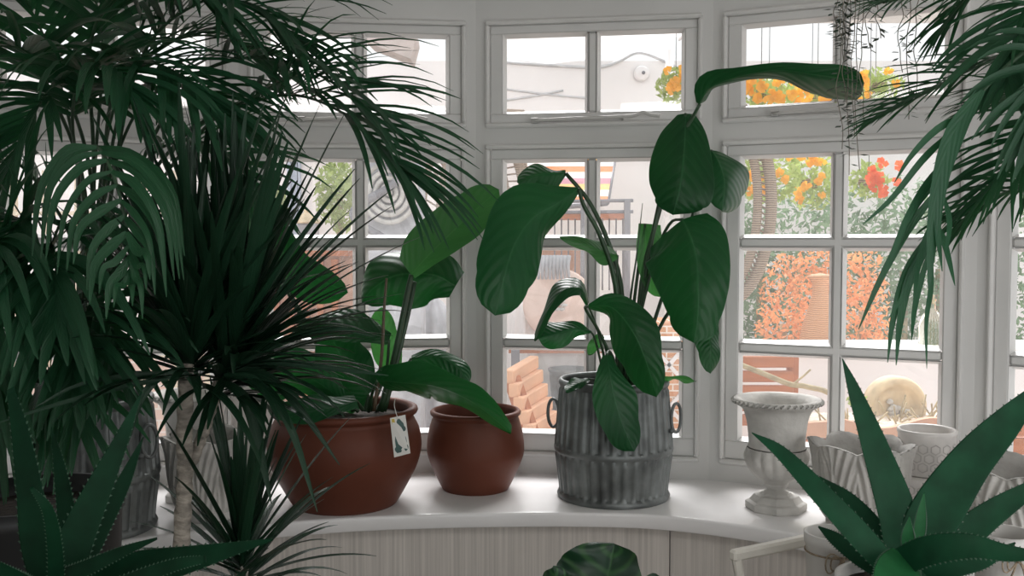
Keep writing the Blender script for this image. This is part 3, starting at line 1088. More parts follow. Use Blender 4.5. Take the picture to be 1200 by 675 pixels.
# ---- stone urns -----------------------------------------------------------
URN = thing('stone_urn', 'whitewashed goblet urn with a beaded rim standing right of the zinc tub', 'urn', (0.634, 2.33, SILL_Z), 'goblet urns on the sill')
uc = Vector((0.634, 2.33, SILL_Z))
ub = MB()
prof = smooth_prof([(0.024, 0.052), (0.030, 0.066), (0.055, 0.083), (0.072, 0.108), (0.077, 0.130), (0.070, 0.148)], 20)


def gad(th, r, z, i):
    g = abs(math.sin(th * 8))
    k = max(0.0, 1 - abs(z - 0.118) / 0.045)
    return r * (1 - 0.10 * k * (1 - g)), z


ub.lathe(prof, uc, 128, gad)
neck = smooth_prof([(0.068, 0.150), (0.066, 0.160), (0.068, 0.19), (0.073, 0.220), (0.082, 0.242), (0.098, 0.253)], 18)
ub.lathe([(0.060, 0.148)] + neck + [(0.103, 0.256), (0.105, 0.262), (0.100, 0.268), (0.088, 0.266), (0.074, 0.250), (0.062, 0.21), (0.055, 0.17), (0.0, 0.165)], uc, 64)
bowl = ub.build('bowl', STONE, URN)
bd = MB()
for k in range(44):
    th = 2 * PI * k / 44
    p = uc + Vector((0.1035 * math.cos(th), 0.1035 * math.sin(th), 0.261))
    X = Vector((-math.sin(th), math.cos(th), 0.25)).normalized()
    Yv = Vector((math.cos(th), math.sin(th), 0))
    Z_ = X.cross(Yv)
    bd.box(p, 0.0125, 0.009, 0.0095, (X, Yv, Z_), 0.003)
bd.build('beaded_rim', STONE, bowl)
st_ = MB()
st_.lathe([(0.030, 0.040), (0.028, 0.043), (0.023, 0.045), (0.0205, 0.048), (0.0225, 0.054), (0.029, 0.058), (0.026, 0.064)], uc, 40)
st_.build('stem', STONE, URN)
ft = MB()


def octa(r, z):
    return [uc + Vector((r * math.cos(PI / 8 + k * PI / 4 + .15), r * math.sin(PI / 8 + k * PI / 4 + .15), z)) for k in range(8)]


ft.grid([octa(0.070, 0.0), octa(0.072, 0.003), octa(0.072, 0.017), octa(0.069, 0.019), octa(0.063, 0.021), octa(0.052, 0.034), octa(0.040, 0.036), octa(0.034, 0.041)], closed=True)
ft.poly(octa(0.034, 0.041))
ft.build('foot', STONE, URN, smooth=False)
u2 = copy_tree(URN)
u2.location = (-0.79, 2.42, SILL_Z)
u2['label'] = 'whitewashed goblet urn at the left window behind the bare dracaena trunk'


# ---- acanthus leaf pots -----------------------------------------------------
def leaf_pot(name, label, c, h, r, foot=0.0, ph=0.0):
    c = Vector(c)
    root = thing(name, label, 'pot', c, 'leaf-moulded stone pots')
    mb = MB()
    nl = 6

    def rf(th, rr, z, i):
        x = ((th + ph) * nl / (2 * PI)) % 1.0 - 0.5          # across one leaf
        edge_ = 1 - 4 * x * x                                # 1 in the middle
        q = max(0.0, min(1.0, (z - foot) / (h - foot)))
        bulge = 0.010 * edge_ * (0.3 + q)
        rib = 0.0042 * math.cos(2 * PI * (abs(x) * 6.5 - q * 1.3 - .9 * q * q)) * (1 if abs(x) > .05 else 0.0) * min(1, q * 4)
        mid_ = 0.005 * max(0, 1 - abs(x) / .045)
        lip = 0.008 * max(0, q - 0.8) / .2 * edge_
        zz = z + (0.016 * edge_ - 0.010) * max(0, (q - .6) / .4)
        return rr + bulge + rib + mid_ + lip, zz
    n = 256
    pr_ = smooth_prof([(r * .66, foot), (r * .77, foot + (h - foot) * .12), (r * .85, foot + (h - foot) * .4), (r * .88, foot + (h - foot) * .7), (r * .89, h)], 26)
    mb.lathe(pr_, c, n, rf)

    def rin(th, rr, z, i):
        x = ((th + ph) * nl / (2 * PI)) % 1.0 - 0.5
        e = 1 - 4 * x * x
        k = 1.0 if z > h - .01 else (0.5 if z > h - .03 else 0)
        return rr + .017 * e * k, z + (0.016 * e - 0.010) * k
    mb.cur = 1
    mb.lathe([(r * .91, h), (r * .86, h + .001), (r * .80, h - .02), (r * .74, h - .05), (r * .68, foot + .05), (0.001, foot + .05)], c, n, rin)
    mb.build('bowl', [STONE, STONE_D], root)
    fm = MB()
    if foot > 0.02:
        fm.lathe([(0.0, 0.0), (r * .66, 0.0), (r * .68, .010), (r * .64, .018), (r * .48, .028), (r * .44, foot * .7), (r * .52, foot), (r * .7, foot + .004)], c, 64)
    else:
        fm.lathe([(0.0, 0.0), (r * .70, 0.0), (r * .71, .008), (r * .67, foot + .004)], c, 64)
    fm.build('foot', STONE, root)
    return root


leaf_pot('leaf_moulded_pot', 'whitewashed leaf-moulded stone pot behind the aloe, right of the goblet urn', (0.79, 2.20, SILL_Z), 0.185, 0.106, 0.008, 2.0)
leaf_pot('leaf_moulded_pot', 'whitewashed leaf-moulded stone pot on a foot at the right end of the sill', (1.022, 1.95, SILL_Z), 0.19, 0.115, 0.05, 2.3)
leaf_pot('leaf_moulded_pot', 'grey leaf-moulded stone pot behind the dracaena, beside the large terracotta pot', (-0.705, 2.27, SILL_Z), 0.19, 0.098, 0.02, 2.1)


# ---- hexagon pots ---------------------------------------------------------------
def hex_pot(label, c, r, h, top):
    c = Vector(c)
    root = thing('hexagon_pattern_pot', label, 'pot', c, 'stacked hexagon pots')
    mb = MB()
    prof = [(0.0, 0.0), (r * .93, 0), (r * .96, .004), (r, h * .5), (r, h - .012), (r * 1.03, h - .010), (r * 1.035, h - .003), (r * 1.0, h)]
    prof += [(r * .92, h - .002), (r * .9, h - .02), (r * .88, .02), (0.0, .015)]
    mb.lathe(prof, c, 64)
    body = mb.build('body', HEXW, root)
    rg = MB()
    nc = 15
    a = 2 * PI / nc
    hr = r * a / math.sqrt(3) * .92
    rowsn = 5
    for row in range(rowsn):
        z = 0.020 + row * hr * 1.5 + .004
        if z + hr > h - .008:
            break
        for k in range(nc):
            th0 = (k + (.5 if row % 2 else 0)) * a
            for (s_, wdt) in ((0.86, .0014),):
                ring_o, ring_i = [], []
                for q in range(6):
                    an = 2 * PI * (q + .5) / 6
                    rr = s_ * hr
                    for lst, off in ((ring_o, 0), (ring_i, -.0026)):
                        x, zz = (rr + off) * math.cos(an), (rr + off) * math.sin(an)
                        th = th0 + x / r
                        R_ = r * 1.0 + .0012
                        lst.append(c + Vector((R_ * math.cos(th), R_ * math.sin(th), z + zz)))
                rg.grid([ring_o, ring_i], closed=True)
    rg.build('ring_pattern', HEXG, body)
    return root


hex_pot('white patterned cylinder pot, upper one of the stacked pair', (0.972, 2.28, SILL_Z + 0.099), 0.064, 0.105, True)
hex_pot('white patterned cylinder pot, under its twin behind the aloe', (0.972, 2.28, SILL_Z), 0.064, 0.099, False)


# ------------------------------------------------------------------ tables just under the frame
def table(name, label, x0, x1, y0, y1, z):
    root = thing(name, label, 'table', ((x0 + x1) / 2, (y0 + y1) / 2, 0))
    tp = MB()
    tp.box(((x0 + x1) / 2, (y0 + y1) / 2, z - .0125), x1 - x0, y1 - y0, .025, None, .004)
    tp.build('table_top', TABLEW, root, smooth=False)
    for x in (x0 + .04, x1 - .04):
        for y in (y0 + .04, y1 - .04):
            lg = MB()
            lg.box((x, y, (z - .025) / 2), .035, .035, z - .025, None, .004)
            lg.build('leg', TABLEW, root, smooth=False)
    return root


table('plant_table', 'dark wooden table under the right aloe', 0.30, 0.88, 1.15, 1.72, 0.68)
table('plant_table', 'dark wooden table under the left aloe', -0.75, -0.30, 0.95, 1.28, 0.72)


# ------------------------------------------------------------------ aloes
def aloe_leaf(root, mid, hw, thick=0.3, roll=0.0, conc=0.5, tooth=True, m=ALOE):
    """fleshy tapering leaf. hw: half widths in px"""
    ns = len(mid)
    n = 30
    st = []
    for k in range(n):
        t = (ns - 1) * k / (n - 1)
        px, py, Y = cr([tuple(q) for q in mid], t)
        w_ = max(0.35, float(cr([(x,) for x in hw], t)[0]))
        st.append((px, py, Y, w_, P(px, py, Y)))
    rows, uv = [], []
    mb = MB()
    edges = []
    for k in range(n):
        k0, k1 = max(0, k - 1), min(n - 1, k + 1)
        dx, dy = st[k1][0] - st[k0][0], st[k1][1] - st[k0][1]
        ln = math.hypot(dx, dy) or 1
        c = (RT * (dy / ln) + UP * (dx / ln)).normalized()
        T = (st[k1][4] - st[k0][4]).normalized()
        c = (c - T * c.dot(T)).normalized()
        nn = T.cross(c)
        if nn.dot(FW) > 0:
            nn = -nn
        ca, sa = math.cos(math.radians(roll)), math.sin(math.radians(roll))
        c, nn = c * ca + nn * sa, nn * ca - c * sa
        hwm = st[k][3] * st[k][2] / F / max(.45, ca)
        row = []
        m_ = 16
        for j in range(m_):
            a = 2 * PI * j / m_
            x = math.cos(a)
            s_ = math.sin(a)
            if s_ >= 0:   # viewer-facing channel
                z = thick * (conc * -1.0 * (1 - x * x) + 0.0) * .6 + thick * .12 * s_
            else:
                z = -thick * 1.25 * (1 - abs(x) ** 2.2)
            row.append(st[k][4] + c * (x * hwm) + nn * (z * hwm))
        rows.append(row)
        uv += [(k / (n - 1), j / m_) for j in range(m_)]
        edges.append((st[k][4] + c * hwm, c, T, hwm))
        edges.append((st[k][4] - c * hwm, -c, T, hwm))
    mb.grid(rows, uv, closed=True)
    mb.f.append(tuple(range(16)))
    mb.mi.append(0)
    mb.f.append(tuple(range((n - 1) * 16, n * 16))[::-1])
    mb.mi.append(0)
    lf = mb.build('leaf', m, root)
    if tooth:
        tb = MB()
        for (p, c, T, hwm) in edges[4:-4]:
            s_ = min(.0022, hwm * .2)
            Nn = c.cross(T) * (s_ * .35)
            tb.add([p - T * s_ * .7 - c * s_ * .3 + Nn, p - T * s_ * .7 - c * s_ * .3 - Nn, p + T * s_ * .7 - c * s_ * .3 + Nn, p + T * s_ * .7 - c * s_ * .3 - Nn, p + c * s_ + T * s_ * .6],
                   [(0, 1, 4), (2, 4, 3), (0, 4, 2), (1, 3, 4), (0, 2, 3, 1)])
        tb.build('teeth', ALOET, lf, smooth=False)
    return lf


AY = 1.38
ac = P(1052, 668, AY)
ac = Vector((ac.x, ac.y, 0.68))
al = thing('potted_aloe', 'large aloe with wide thorny leaves at the lower right', 'potted plant', ac)
pm = MB()
zr = 0.18
pm.lathe([(0.0, 0), (.062, 0), (.066, .004), (.080, zr - .03), (.084, zr - .028), (.086, zr), (.078, zr), (.074, zr - .02), (.06, .03)], ac, 48)
pm.build('pot', POTW, al)
sm_ = MB()
sm_.disc(ac + Vector((0, 0, zr - .015)), .077, 40)
sm_.build('soil', SOIL, al)
aloe_leaf(al, [(1060, 668, AY), (1054, 610, AY + .03), (1026, 525, AY + .06), (1002, 460, AY + .08), (987, 420, AY + .09)], [24, 25, 17, 8.5, .5], roll=12)
aloe_leaf(al, [(1062, 672, AY), (1092, 610, AY + .03), (1135, 545, AY + .05), (1180, 495, AY + .06), (1230, 440, AY + .07)], [20, 29, 24, 17, 2], roll=-12)
aloe_leaf(al, [(1048, 672, AY - .03), (1012, 632, AY - .02), (960, 576, AY), (915, 530, AY + .03), (881, 507, AY + .05)], [13, 16, 13, 8, .5], roll=28, conc=.9)
aloe_leaf(al, [(1052, 668, AY + .02), (1030, 632, AY + .06), (996, 590, AY + .1), (960, 558, AY + .13)], [16, 17, 12, .5], roll=18)
aloe_leaf(al, [(1046, 676, AY + .02), (1010, 655, AY + .05), (980, 632, AY + .08), (959, 617, AY + .1)], [10, 10, 8, 1], roll=10)
aloe_leaf(al, [(1052, 660, AY - .04), (1088, 645, AY - .08), (1135, 640, AY - .11), (1180, 648, AY - .13), (1230, 652, AY - .15)], [14, 15, 13, 9, 3], roll=-35, conc=.7)
aloe_leaf(al, [(1075, 672, AY + .04), (1120, 635, AY + .07), (1165, 600, AY + .1), (1225, 562, AY + .13)], [12, 17, 14, 6], roll=-20)
aloe_leaf(al, [(1076, 640, AY), (1079, 610, AY), (1083, 577, AY + .01)], [7, 7, .5], roll=5, m=ALOEC)
aloe_leaf(al, [(1080, 676, AY), (1118, 664, AY - .02), (1155, 655, AY - .03), (1190, 636, AY - .03)], [10, 12, 9, 1], roll=-15)
aloe_leaf(al, [(1062, 652, AY - .04), (1054, 668, AY - .08), (1046, 690, AY - .11), (1040, 720, AY - .12)], [18, 26, 24, 4], roll=5, conc=.4, m=ALOEC)
aloe_leaf(al, [(1066, 650, AY - .01), (1064, 628, AY - .02), (1066, 605, AY - .02)], [8, 8, .5], roll=5, m=ALOEC)

LY = 1.12
lc = P(70, 675, LY)
lc = Vector((lc.x, lc.y, 0.72))
al2 = thing('potted_aloe', 'dark thorny aloe at the lower left corner', 'potted plant', lc)
pm = MB()
zr = 0.22
pm.lathe([(0.0, 0), (.062, 0), (.066, .004), (.080, zr - .03), (.084, zr - .028), (.086, zr), (.078, zr), (.074, zr - .02), (.06, .03)], lc, 48)
pm.build('pot', BLACKP, al2)
sm_ = MB()
sm_.disc(lc + Vector((0, 0, zr - .015)), .077, 40)
sm_.build('soil', SOIL, al2)
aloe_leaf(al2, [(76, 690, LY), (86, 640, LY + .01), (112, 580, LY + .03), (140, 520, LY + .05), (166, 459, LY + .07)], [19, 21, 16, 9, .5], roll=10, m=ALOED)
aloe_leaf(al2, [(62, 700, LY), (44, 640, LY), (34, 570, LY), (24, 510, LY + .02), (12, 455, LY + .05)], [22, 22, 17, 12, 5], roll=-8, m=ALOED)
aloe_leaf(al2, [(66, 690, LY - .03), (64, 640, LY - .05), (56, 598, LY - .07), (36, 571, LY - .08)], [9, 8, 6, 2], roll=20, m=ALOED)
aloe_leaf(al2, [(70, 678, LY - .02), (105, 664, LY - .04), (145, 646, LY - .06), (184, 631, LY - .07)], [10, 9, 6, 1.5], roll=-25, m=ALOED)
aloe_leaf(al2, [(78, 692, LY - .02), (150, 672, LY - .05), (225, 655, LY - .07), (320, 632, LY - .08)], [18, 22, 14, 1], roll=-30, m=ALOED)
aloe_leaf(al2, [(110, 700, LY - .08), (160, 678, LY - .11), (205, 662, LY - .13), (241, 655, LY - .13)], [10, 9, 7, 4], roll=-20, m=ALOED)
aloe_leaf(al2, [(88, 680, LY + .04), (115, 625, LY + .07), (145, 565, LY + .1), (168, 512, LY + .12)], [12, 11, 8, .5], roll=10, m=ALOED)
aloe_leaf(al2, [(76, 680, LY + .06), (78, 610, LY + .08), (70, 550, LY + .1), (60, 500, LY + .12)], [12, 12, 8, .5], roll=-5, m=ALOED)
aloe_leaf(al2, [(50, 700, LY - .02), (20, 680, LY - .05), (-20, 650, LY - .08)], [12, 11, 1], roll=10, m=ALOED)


# ------------------------------------------------------------------ dracaenas
def dracaena_head(centers, n, Lr, wr_, rnd, spread, lean=False):
    out = []
    for k in range(n):
        c = centers[k % len(centers)]
        q = (k + .5) / n
        # polar angle from vertical: young leaves upright, old ones hanging
        pol = spread(q) + rnd.gauss(0, .12)
        az = k * 2.39996 + rnd.uniform(-.3, .3)
        if lean and pol > .9 and math.cos(az) < -.2 and k % 3:
            az += PI
        d = Vector((math.sin(pol) * math.cos(az), math.sin(pol) * math.sin(az), math.cos(pol)))
        L = rnd.uniform(*Lr) * (0.75 + .35 * math.sin(PI * min(1, q * 1.1 + .1)))
        p0 = c + Vector((0, 0, .05 - .10 * q)) + d * .006
        out.append((p0, d, L, rnd.uniform(*wr_), 0.12 + .75 * q * q + rnd.uniform(-.08, .2)))
    return out


def dracaena(name, label, base, stems, heads, n, Lr, wr_, seed, pot_h, spread, extra=()):
    root = thing(name, label, 'potted plant', base)
    pm_ = MB()
    pm_.lathe([(0, 0), (.10, 0), (.105, .005), (.125, pot_h - .03), (.13, pot_h - .028), (.132, pot_h), (.122, pot_h), (.118, pot_h - .03), (.1, .05)], base, 56)
    pm_.build('pot', BLACKP, root)
    so_ = MB()
    so_.disc(base + Vector((0, 0, pot_h - .025)), .119, 40)
    so_.build('soil', SOIL, root)
    for (pts, r0, r1) in stems:
        tb = MB()
        sp2 = spline(pts, 40)
        rr_ = random.Random(seed)
        tb.tube(sp2, [(r0 + (r1 - r0) * k / 39) * (1 + .10 * math.sin(k * 2.1) + rr_.uniform(-.05, .05)) for k in range(40)], 14)
        tb.build('trunk', BARK, root)
    rnd_ = random.Random(seed)
    ls = dracaena_head(heads, n, Lr, wr_, rnd_, spread, len(heads) > 1)
    ls.sort(key=lambda x: -x[2])
    for q_ in extra:
        mx_ = MB()
        px_blade(mx_, *q_)
        mx_.build('leaf', DRAC, root)
    rest = MB()
    for i, (p0, d, L, w_, dr) in enumerate(ls):
        if i < 100 - len(extra):
            m1 = MB()
            blade_into(m1, p0, d, L, w_, dr, 12, fold=.35)
            m1.build('leaf', DRAC, root)
        else:
            blade_into(rest, p0, d, L, w_, dr, 12, fold=.35)
    if rest.v:
        r = rest.build('leaves', DRAC, root)
        r['kind'] = 'stuff'
    return root


h1, h2 = P(225, 428, 1.60), P(262, 432, 1.66)
b1 = P(212, 675, 1.60)
base1 = Vector((b1.x + .005, 1.60, 0))
dracaena('potted_dracaena', 'tall dracaena with a bare grey trunk and spiky dark crown, left', base1,
         [([Vector((base1.x, 1.60, .20)), Vector((base1.x - .004, 1.60, .5)), P(213, 650, 1.60), P(217, 560, 1.60), P(216, 500, 1.60), P(220, 425, 1.60)], .0145, .0125),
          ([P(219, 556, 1.60), P(230, 530, 1.61), P(243, 492, 1.64), P(256, 450, 1.66), P(262, 425, 1.66)], .0085, .011)],
         [h1 + Vector((0, 0, .02)), h2, h2 + Vector((.02, 0, .03))], 270, (.22, .40), (.016, .025), 11, .24, lambda q: .08 + 1.42 * q ** 1.15, extra=(
             ([(262, 440), (300, 448), (340, 500), (372, 600)], 13, 1.60, 1.52), ([(268, 442), (310, 440), (352, 480), (398, 545)], 12, 1.62, 1.56),
             ([(270, 438), (320, 425), (390, 432), (455, 440)], 9, 1.62, 1.6), ([(262, 446), (288, 470), (305, 530), (318, 590)], 14, 1.60, 1.54),
             ([(215, 440), (150, 452), (80, 470), (-10, 498)], 7, 1.56, 1.42), ([(212, 436), (150, 440), (90, 452), (40, 478)], 6, 1.58, 1.45),
             ([(258, 440), (330, 400), (390, 385), (440, 395)], 10, 1.62, 1.6), ([(225, 440), (190, 440), (165, 470), (150, 520)], 11, 1.58, 1.5)))
h3 = P(283, 668, 1.66)
base2 = Vector((h3.x - .02, 1.74, 0))
dracaena('potted_dracaena', 'low spiky dracaena at the foot of the tall dracaena trunk', base2,
         [([Vector((base2.x, 1.74, .18)), Vector((base2.x + .01, 1.72, .5)), h3 + Vector((0, 0, .0))], .013, .012)],
         [h3], 70, (.16, .30), (.014, .021), 23, .22, lambda q: .12 + 1.45 * q)

# ------------------------------------------------------------------ palms
PB = Vector((-0.943, 2.17, SILL_Z))
palm = thing('potted_palm', 'big feathery palm in a ribbed zinc tub filling the left window', 'potted plant', PB)
ribbed_planter(palm, PB)
rp_ = random.Random(7)


def pfrond(root, st, u0, nl, L, w_, droop, m=(PALM, RACHIS), **kw):
    mb = MB()
    frond_into(mb, st, u0, nl, L, w_, droop, rp_, **kw)
    return mb.build('frond', list(m), root)


Bp = (105, 455, 2.17)
# long frond arching to the right across the window
pfrond(palm, [Bp, (150, 260, 2.05), (215, 160, 1.95), (290, 122, 1.9), (350, 112, 1.86), (410, 138, 1.82), (455, 182, 1.8), (470, 205, 1.8)], .42, 24, .33, .014, .8, ang0=48, ang1=10, lift=.3)
pfrond(palm, [(112, 455, 2.15), (150, 240, 2.0), (210, 110, 1.9), (275, 70, 1.84), (345, 75, 1.8), (400, 105, 1.78), (430, 140, 1.78)], .45, 15, .30, .015, .7, ang0=50, ang1=15, lift=.4)
pfrond(palm, [Bp, (170, 250, 2.0), (240, 150, 1.9), (300, 112, 1.8), (345, 90, 1.78), (375, 92, 1.78)], .66, 6, .22, .018, 2.2, m=(PALMB, RACHIS), lift=.9, ang0=40, ang1=20)
# front hanging frond, lit from the room
mf = MB()
mf.cur = 1
fst = [(120, 455, 2.1), (98, 300, 1.85), (92, 200, 1.6), (108, 172, 1.45), (124, 186, 1.40), (140, 228, 1.38), (150, 280, 1.37), (155, 315, 1.37)]
fsp = spline([P(*q) for q in fst], 60)
mf.tube(fsp, [.005 * (1 - .75 * k / 59) for k in range(60)], 6)
mf.cur = 0
for k in range(12):
    f_ = k / 11
    bx_, by_, bY = cr(fst, 3.0 + 3.9 * f_)
    for sd in (-1, 1):
        ex = (36 + 104 * f_ ** 1.1) if sd < 0 else (216 - 58 * f_ ** 1.2)
        ey = (285 + 78 * f_ if sd < 0 else 318 + 45 * f_) + rp_.uniform(-24, 20)
        ex += rp_.uniform(-7, 7)
        mx1 = bx_ + (ex - bx_) * .45
        my1 = by_ + (6 + 16 * f_) + (4 if sd > 0 else 0)
        mx2 = bx_ + (ex - bx_) * .86
        my2 = by_ + (ey - by_) * (.40 + .1 * f_)
        px_blade(mf, [(bx_, by_), (mx1, my1), (mx2, my2), (ex, ey)], rp_.uniform(8.5, 13.5), bY - rp_.uniform(0, .02), bY - .05)
mf.build('frond', [PALMB, RACHIS], palm)
for st, L, w_, dr in (
        ([Bp, (95, 230, 2.1), (65, 80, 2.0), (20, -10, 1.95), (-30, -20, 1.9)], .33, .017, .8),
        ([Bp, (130, 230, 2.0), (165, 70, 1.9), (230, 5, 1.85), (290, 5, 1.8), (335, 45, 1.8)], .33, .016, .9),
        ([Bp, (110, 200, 2.0), (105, 60, 1.9), (140, -20, 1.8), (200, -30, 1.75), (250, 10, 1.75)], .33, .018, 1.1),
        ([Bp, (100, 230, 2.0), (60, 110, 1.85), (30, 60, 1.75), (-20, 60, 1.7), (-60, 110, 1.7)], .32, .018, 1.0),
        ([Bp, (135, 270, 2.1), (175, 185, 2.05), (230, 165, 2.0), (280, 195, 2.0), (305, 235, 2.0)], .26, .014, .8),
        ([Bp, (120, 240, 2.0), (130, 120, 1.85), (165, 75, 1.75), (215, 90, 1.7), (250, 130, 1.7)], .3, .018, 1.2),
        ([Bp, (110, 250, 2.0), (90, 140, 1.85), (60, 110, 1.75), (30, 150, 1.7), (15, 200, 1.7)], .3, .018, 1.2),
        ([Bp, (115, 240, 2.1), (140, 110, 2.05), (200, 50, 2.0), (265, 45, 1.98), (310, 80, 1.98)], .3, .016, .8),
        ([Bp, (118, 260, 2.05), (150, 150, 1.95), (190, 105, 1.88), (240, 110, 1.85), (275, 150, 1.85)], .28, .016, 1.0),
        ([Bp, (110, 220, 2.1), (120, 50, 2.05), (95, -40, 2.0), (60, -90, 1.95)], .33, .018, .8),
        ([Bp, (90, 300, 2.05), (40, 210, 1.95), (0, 190, 1.9), (-40, 230, 1.9)], .3, .017, 1.0),
        ([Bp, (125, 210, 2.05), (170, 20, 2.0), (215, -50, 1.95), (270, -60, 1.9)], .33, .016, .9),
        ([Bp, (100, 260, 2.0), (85, 150, 1.8), (95, 90, 1.7), (130, 80, 1.62), (160, 115, 1.6)], .28, .018, 1.4),
        ([Bp, (110, 320, 2.0), (130, 260, 1.9), (165, 250, 1.82), (190, 290, 1.8), (200, 340, 1.8)], .27, .016, 1.4)):
    pfrond(palm, st, .42, 20, L, w_, dr)
# bare stems standing in the tub
for k in range(7):
    mbs = MB()
    x = 78 + k * 8
    mbs.tube(spline([P(x + 4, 470, 2.12 + .012 * k), P(x, 400, 2.10), P(x - 3 + k, 300, 2.04)], 12), .006, 8)
    mbs.build('cane', RACHIS, palm)

# second, darker palm in a black pot at the far left
P2 = P(38, 640, 1.72)
P2 = Vector((P2.x, 1.72, 0.0))
palm2 = thing('potted_palm', 'dark palm with hanging fronds in a tall black pot at the far left', 'potted plant', P2)
pm = MB()
pm.lathe([(0, 0), (.11, 0), (.118, .006), (.15, .86), (.155, .865), (.157, .895), (.147, .895), (.143, .86), (.13, .8), (.0, .8)], P2, 56)
pm.build('pot', BLACKP, palm2)
so_ = MB()
so_.disc(P2 + Vector((0, 0, .862)), .143, 40)
so_.build('soil', SOIL, palm2)
Q = (40, 590, 1.72)
for st, L, w_, dr in (
        ([Q, (50, 420, 1.7), (60, 310, 1.62), (62, 288, 1.55), (66, 320, 1.5), (68, 370, 1.48)], .27, .019, 1.6),
        ([Q, (30, 420, 1.7), (10, 310, 1.62), (0, 280, 1.55), (-12, 310, 1.5), (-20, 360, 1.48)], .27, .019, 1.5),
        ([Q, (45, 400, 1.72), (40, 300, 1.66), (30, 260, 1.6), (15, 270, 1.55), (5, 320, 1.52)], .25, .018, 1.5),
        ([Q, (60, 470, 1.72), (80, 380, 1.68), (105, 350, 1.62), (130, 380, 1.6), (140, 430, 1.6)], .23, .016, 1.4),
        ([Q, (42, 480, 1.72), (50, 400, 1.66), (70, 375, 1.58), (85, 400, 1.54), (90, 450, 1.52)], .2, .017, 1.6),
        ([Q, (25, 480, 1.72), (10, 420, 1.66), (-5, 400, 1.58), (-15, 430, 1.54), (-18, 480, 1.52)], .22, .017, 1.6),
        ([Q, (45, 500, 1.74), (52, 450, 1.72), (62, 430, 1.68), (80, 450, 1.66), (96, 500, 1.66)], .24, .016, 1.3),
        ([Q, (30, 500, 1.74), (26, 460, 1.72), (20, 440, 1.7), (5, 470, 1.68), (-5, 520, 1.68)], .24, .016, 1.3)):
    pfrond(palm2, st, .45, 17, L, w_, dr, face=(0, -1, .5))
# two long drooping strap leaves crossing the lower left
for st in ([(205, 440, 1.58), (130, 455, 1.5), (60, 470, 1.45), (-10, 498, 1.4)],):
    pass

# palm on the right
RB = Vector((1.08, 1.28, 0.0))
rpalm = thing('potted_palm', 'arching palm hanging in from the right edge', 'potted plant', RB)
pm = MB()
pm.lathe([(0, 0), (.12, 0), (.128, .006), (.155, .30), (.160, .305), (.162, .335), (.152, .335), (.148, .30), (.13, .2), (.0, .2)], RB, 56)
pm.build('pot', BLACKP, rpalm)
so_ = MB()
so_.disc(RB + Vector((0, 0, .30)), .148, 40)
so_.build('soil', SOIL, rpalm)
tk = MB()
tk.tube(spline([RB + Vector((0, 0, .29)), RB + Vector((.01, 0, .8)), RB + Vector((0, .02, 1.25)), RB + Vector((-.01, .05, 1.5))], 24), [.022 - .0004 * k for k in range(24)], 12)
tk.build('trunk', BARK, rpalm)
cz = RB + Vector((-.01, .05, 1.46))


def rf_(pts):
    return [cz.copy()] + [P(*q) for q in pts]


mf = MB()
mf.cur = 1
rsp = spline(rf_([(1290, 70, 1.5), (1225, 50, 1.52), (1165, 92, 1.52), (1124, 150, 1.51), (1106, 205, 1.5), (1096, 262, 1.5), (1090, 300, 1.5)]), 50)
mf.tube(rsp, [.005 * (1 - .75 * k / 49) for k in range(50)], 6)
mf.cur = 0


for path, wpx in (([(1150, 104), (1112, 168), (1094, 250), (1088, 338)], 26), ([(1120, 150), (1082, 186), (1045, 232), (1011, 263)], 9),
                  ([(1105, 215), (1064, 268), (1030, 330), (1006, 386)], 11), ([(1098, 262), (1062, 318), (1046, 375), (1040, 425)], 11),
                  ([(1096, 268), (1066, 325), (1054, 378), (1050, 428)], 13), ([(1092, 285), (1076, 338), (1070, 372), (1068, 400)], 9),
                  ([(1092, 296), (1090, 340), (1085, 378), (1086, 432)], 8), ([(1098, 262), (1108, 292), (1119, 335)], 11), ([(1100, 245), (1078, 300), (1070, 355)], 10),
                  ([(1110, 200), (1072, 240), (1048, 292), (1030, 338)], 11), ([(1116, 178), (1082, 222), (1060, 262), (1044, 306)], 11),
                  ([(1135, 135), (1100, 150), (1068, 182), (1048, 214)], 9), ([(1140, 128), (1108, 200), (1098, 260), (1104, 318)], 14), ([(1106, 230), (1112, 262), (1108, 300)], 9),
                  ([(1102, 240), (1084, 290), (1062, 340), (1042, 372)], 10)):
    px_blade(mf, path, wpx, 1.51, 1.44)
mf.build('frond', [PALM, RACHIS], rpalm)
pfrond(rpalm, rf_([(1290, 60, 1.55), (1230, 10, 1.64), (1160, -14, 1.66), (1090, -12, 1.68), (1035, 4, 1.7)]), .45, 26, .17, .008, .7, ang0=60, ang1=25)
pfrond(rpalm, rf_([(1290, 100, 1.55), (1235, 60, 1.66), (1190, 62, 1.7), (1130, 85, 1.72), (1080, 112, 1.74), (1030, 138, 1.75)]), .42, 24, .18, .009, .5, ang0=48, ang1=12)
pfrond(rpalm, rf_([(1290, 150, 1.55), (1245, 130, 1.6), (1215, 150, 1.6), (1180, 190, 1.6), (1150, 235, 1.62)]), .42, 18, .19, .009, .7, ang0=50, ang1=15)
pfrond(rpalm, rf_([(1290, 50, 1.52), (1240, 10, 1.55), (1210, 0, 1.58), (1190, 40, 1.58), (1178, 95, 1.57)]), .45, 16, .2, .014, .9)
pfrond(rpalm, rf_([(1280, 180, 1.55), (1240, 190, 1.64), (1200, 215, 1.66), (1160, 235, 1.68), (1130, 258, 1.68)]), .42, 18, .18, .009, .7, ang0=50, ang1=15)
pfrond(rpalm, rf_([(1290, 20, 1.55), (1250, -30, 1.64), (1210, -40, 1.66), (1150, -20, 1.68), (1110, 30, 1.7)]), .42, 22, .2, .010, .8)
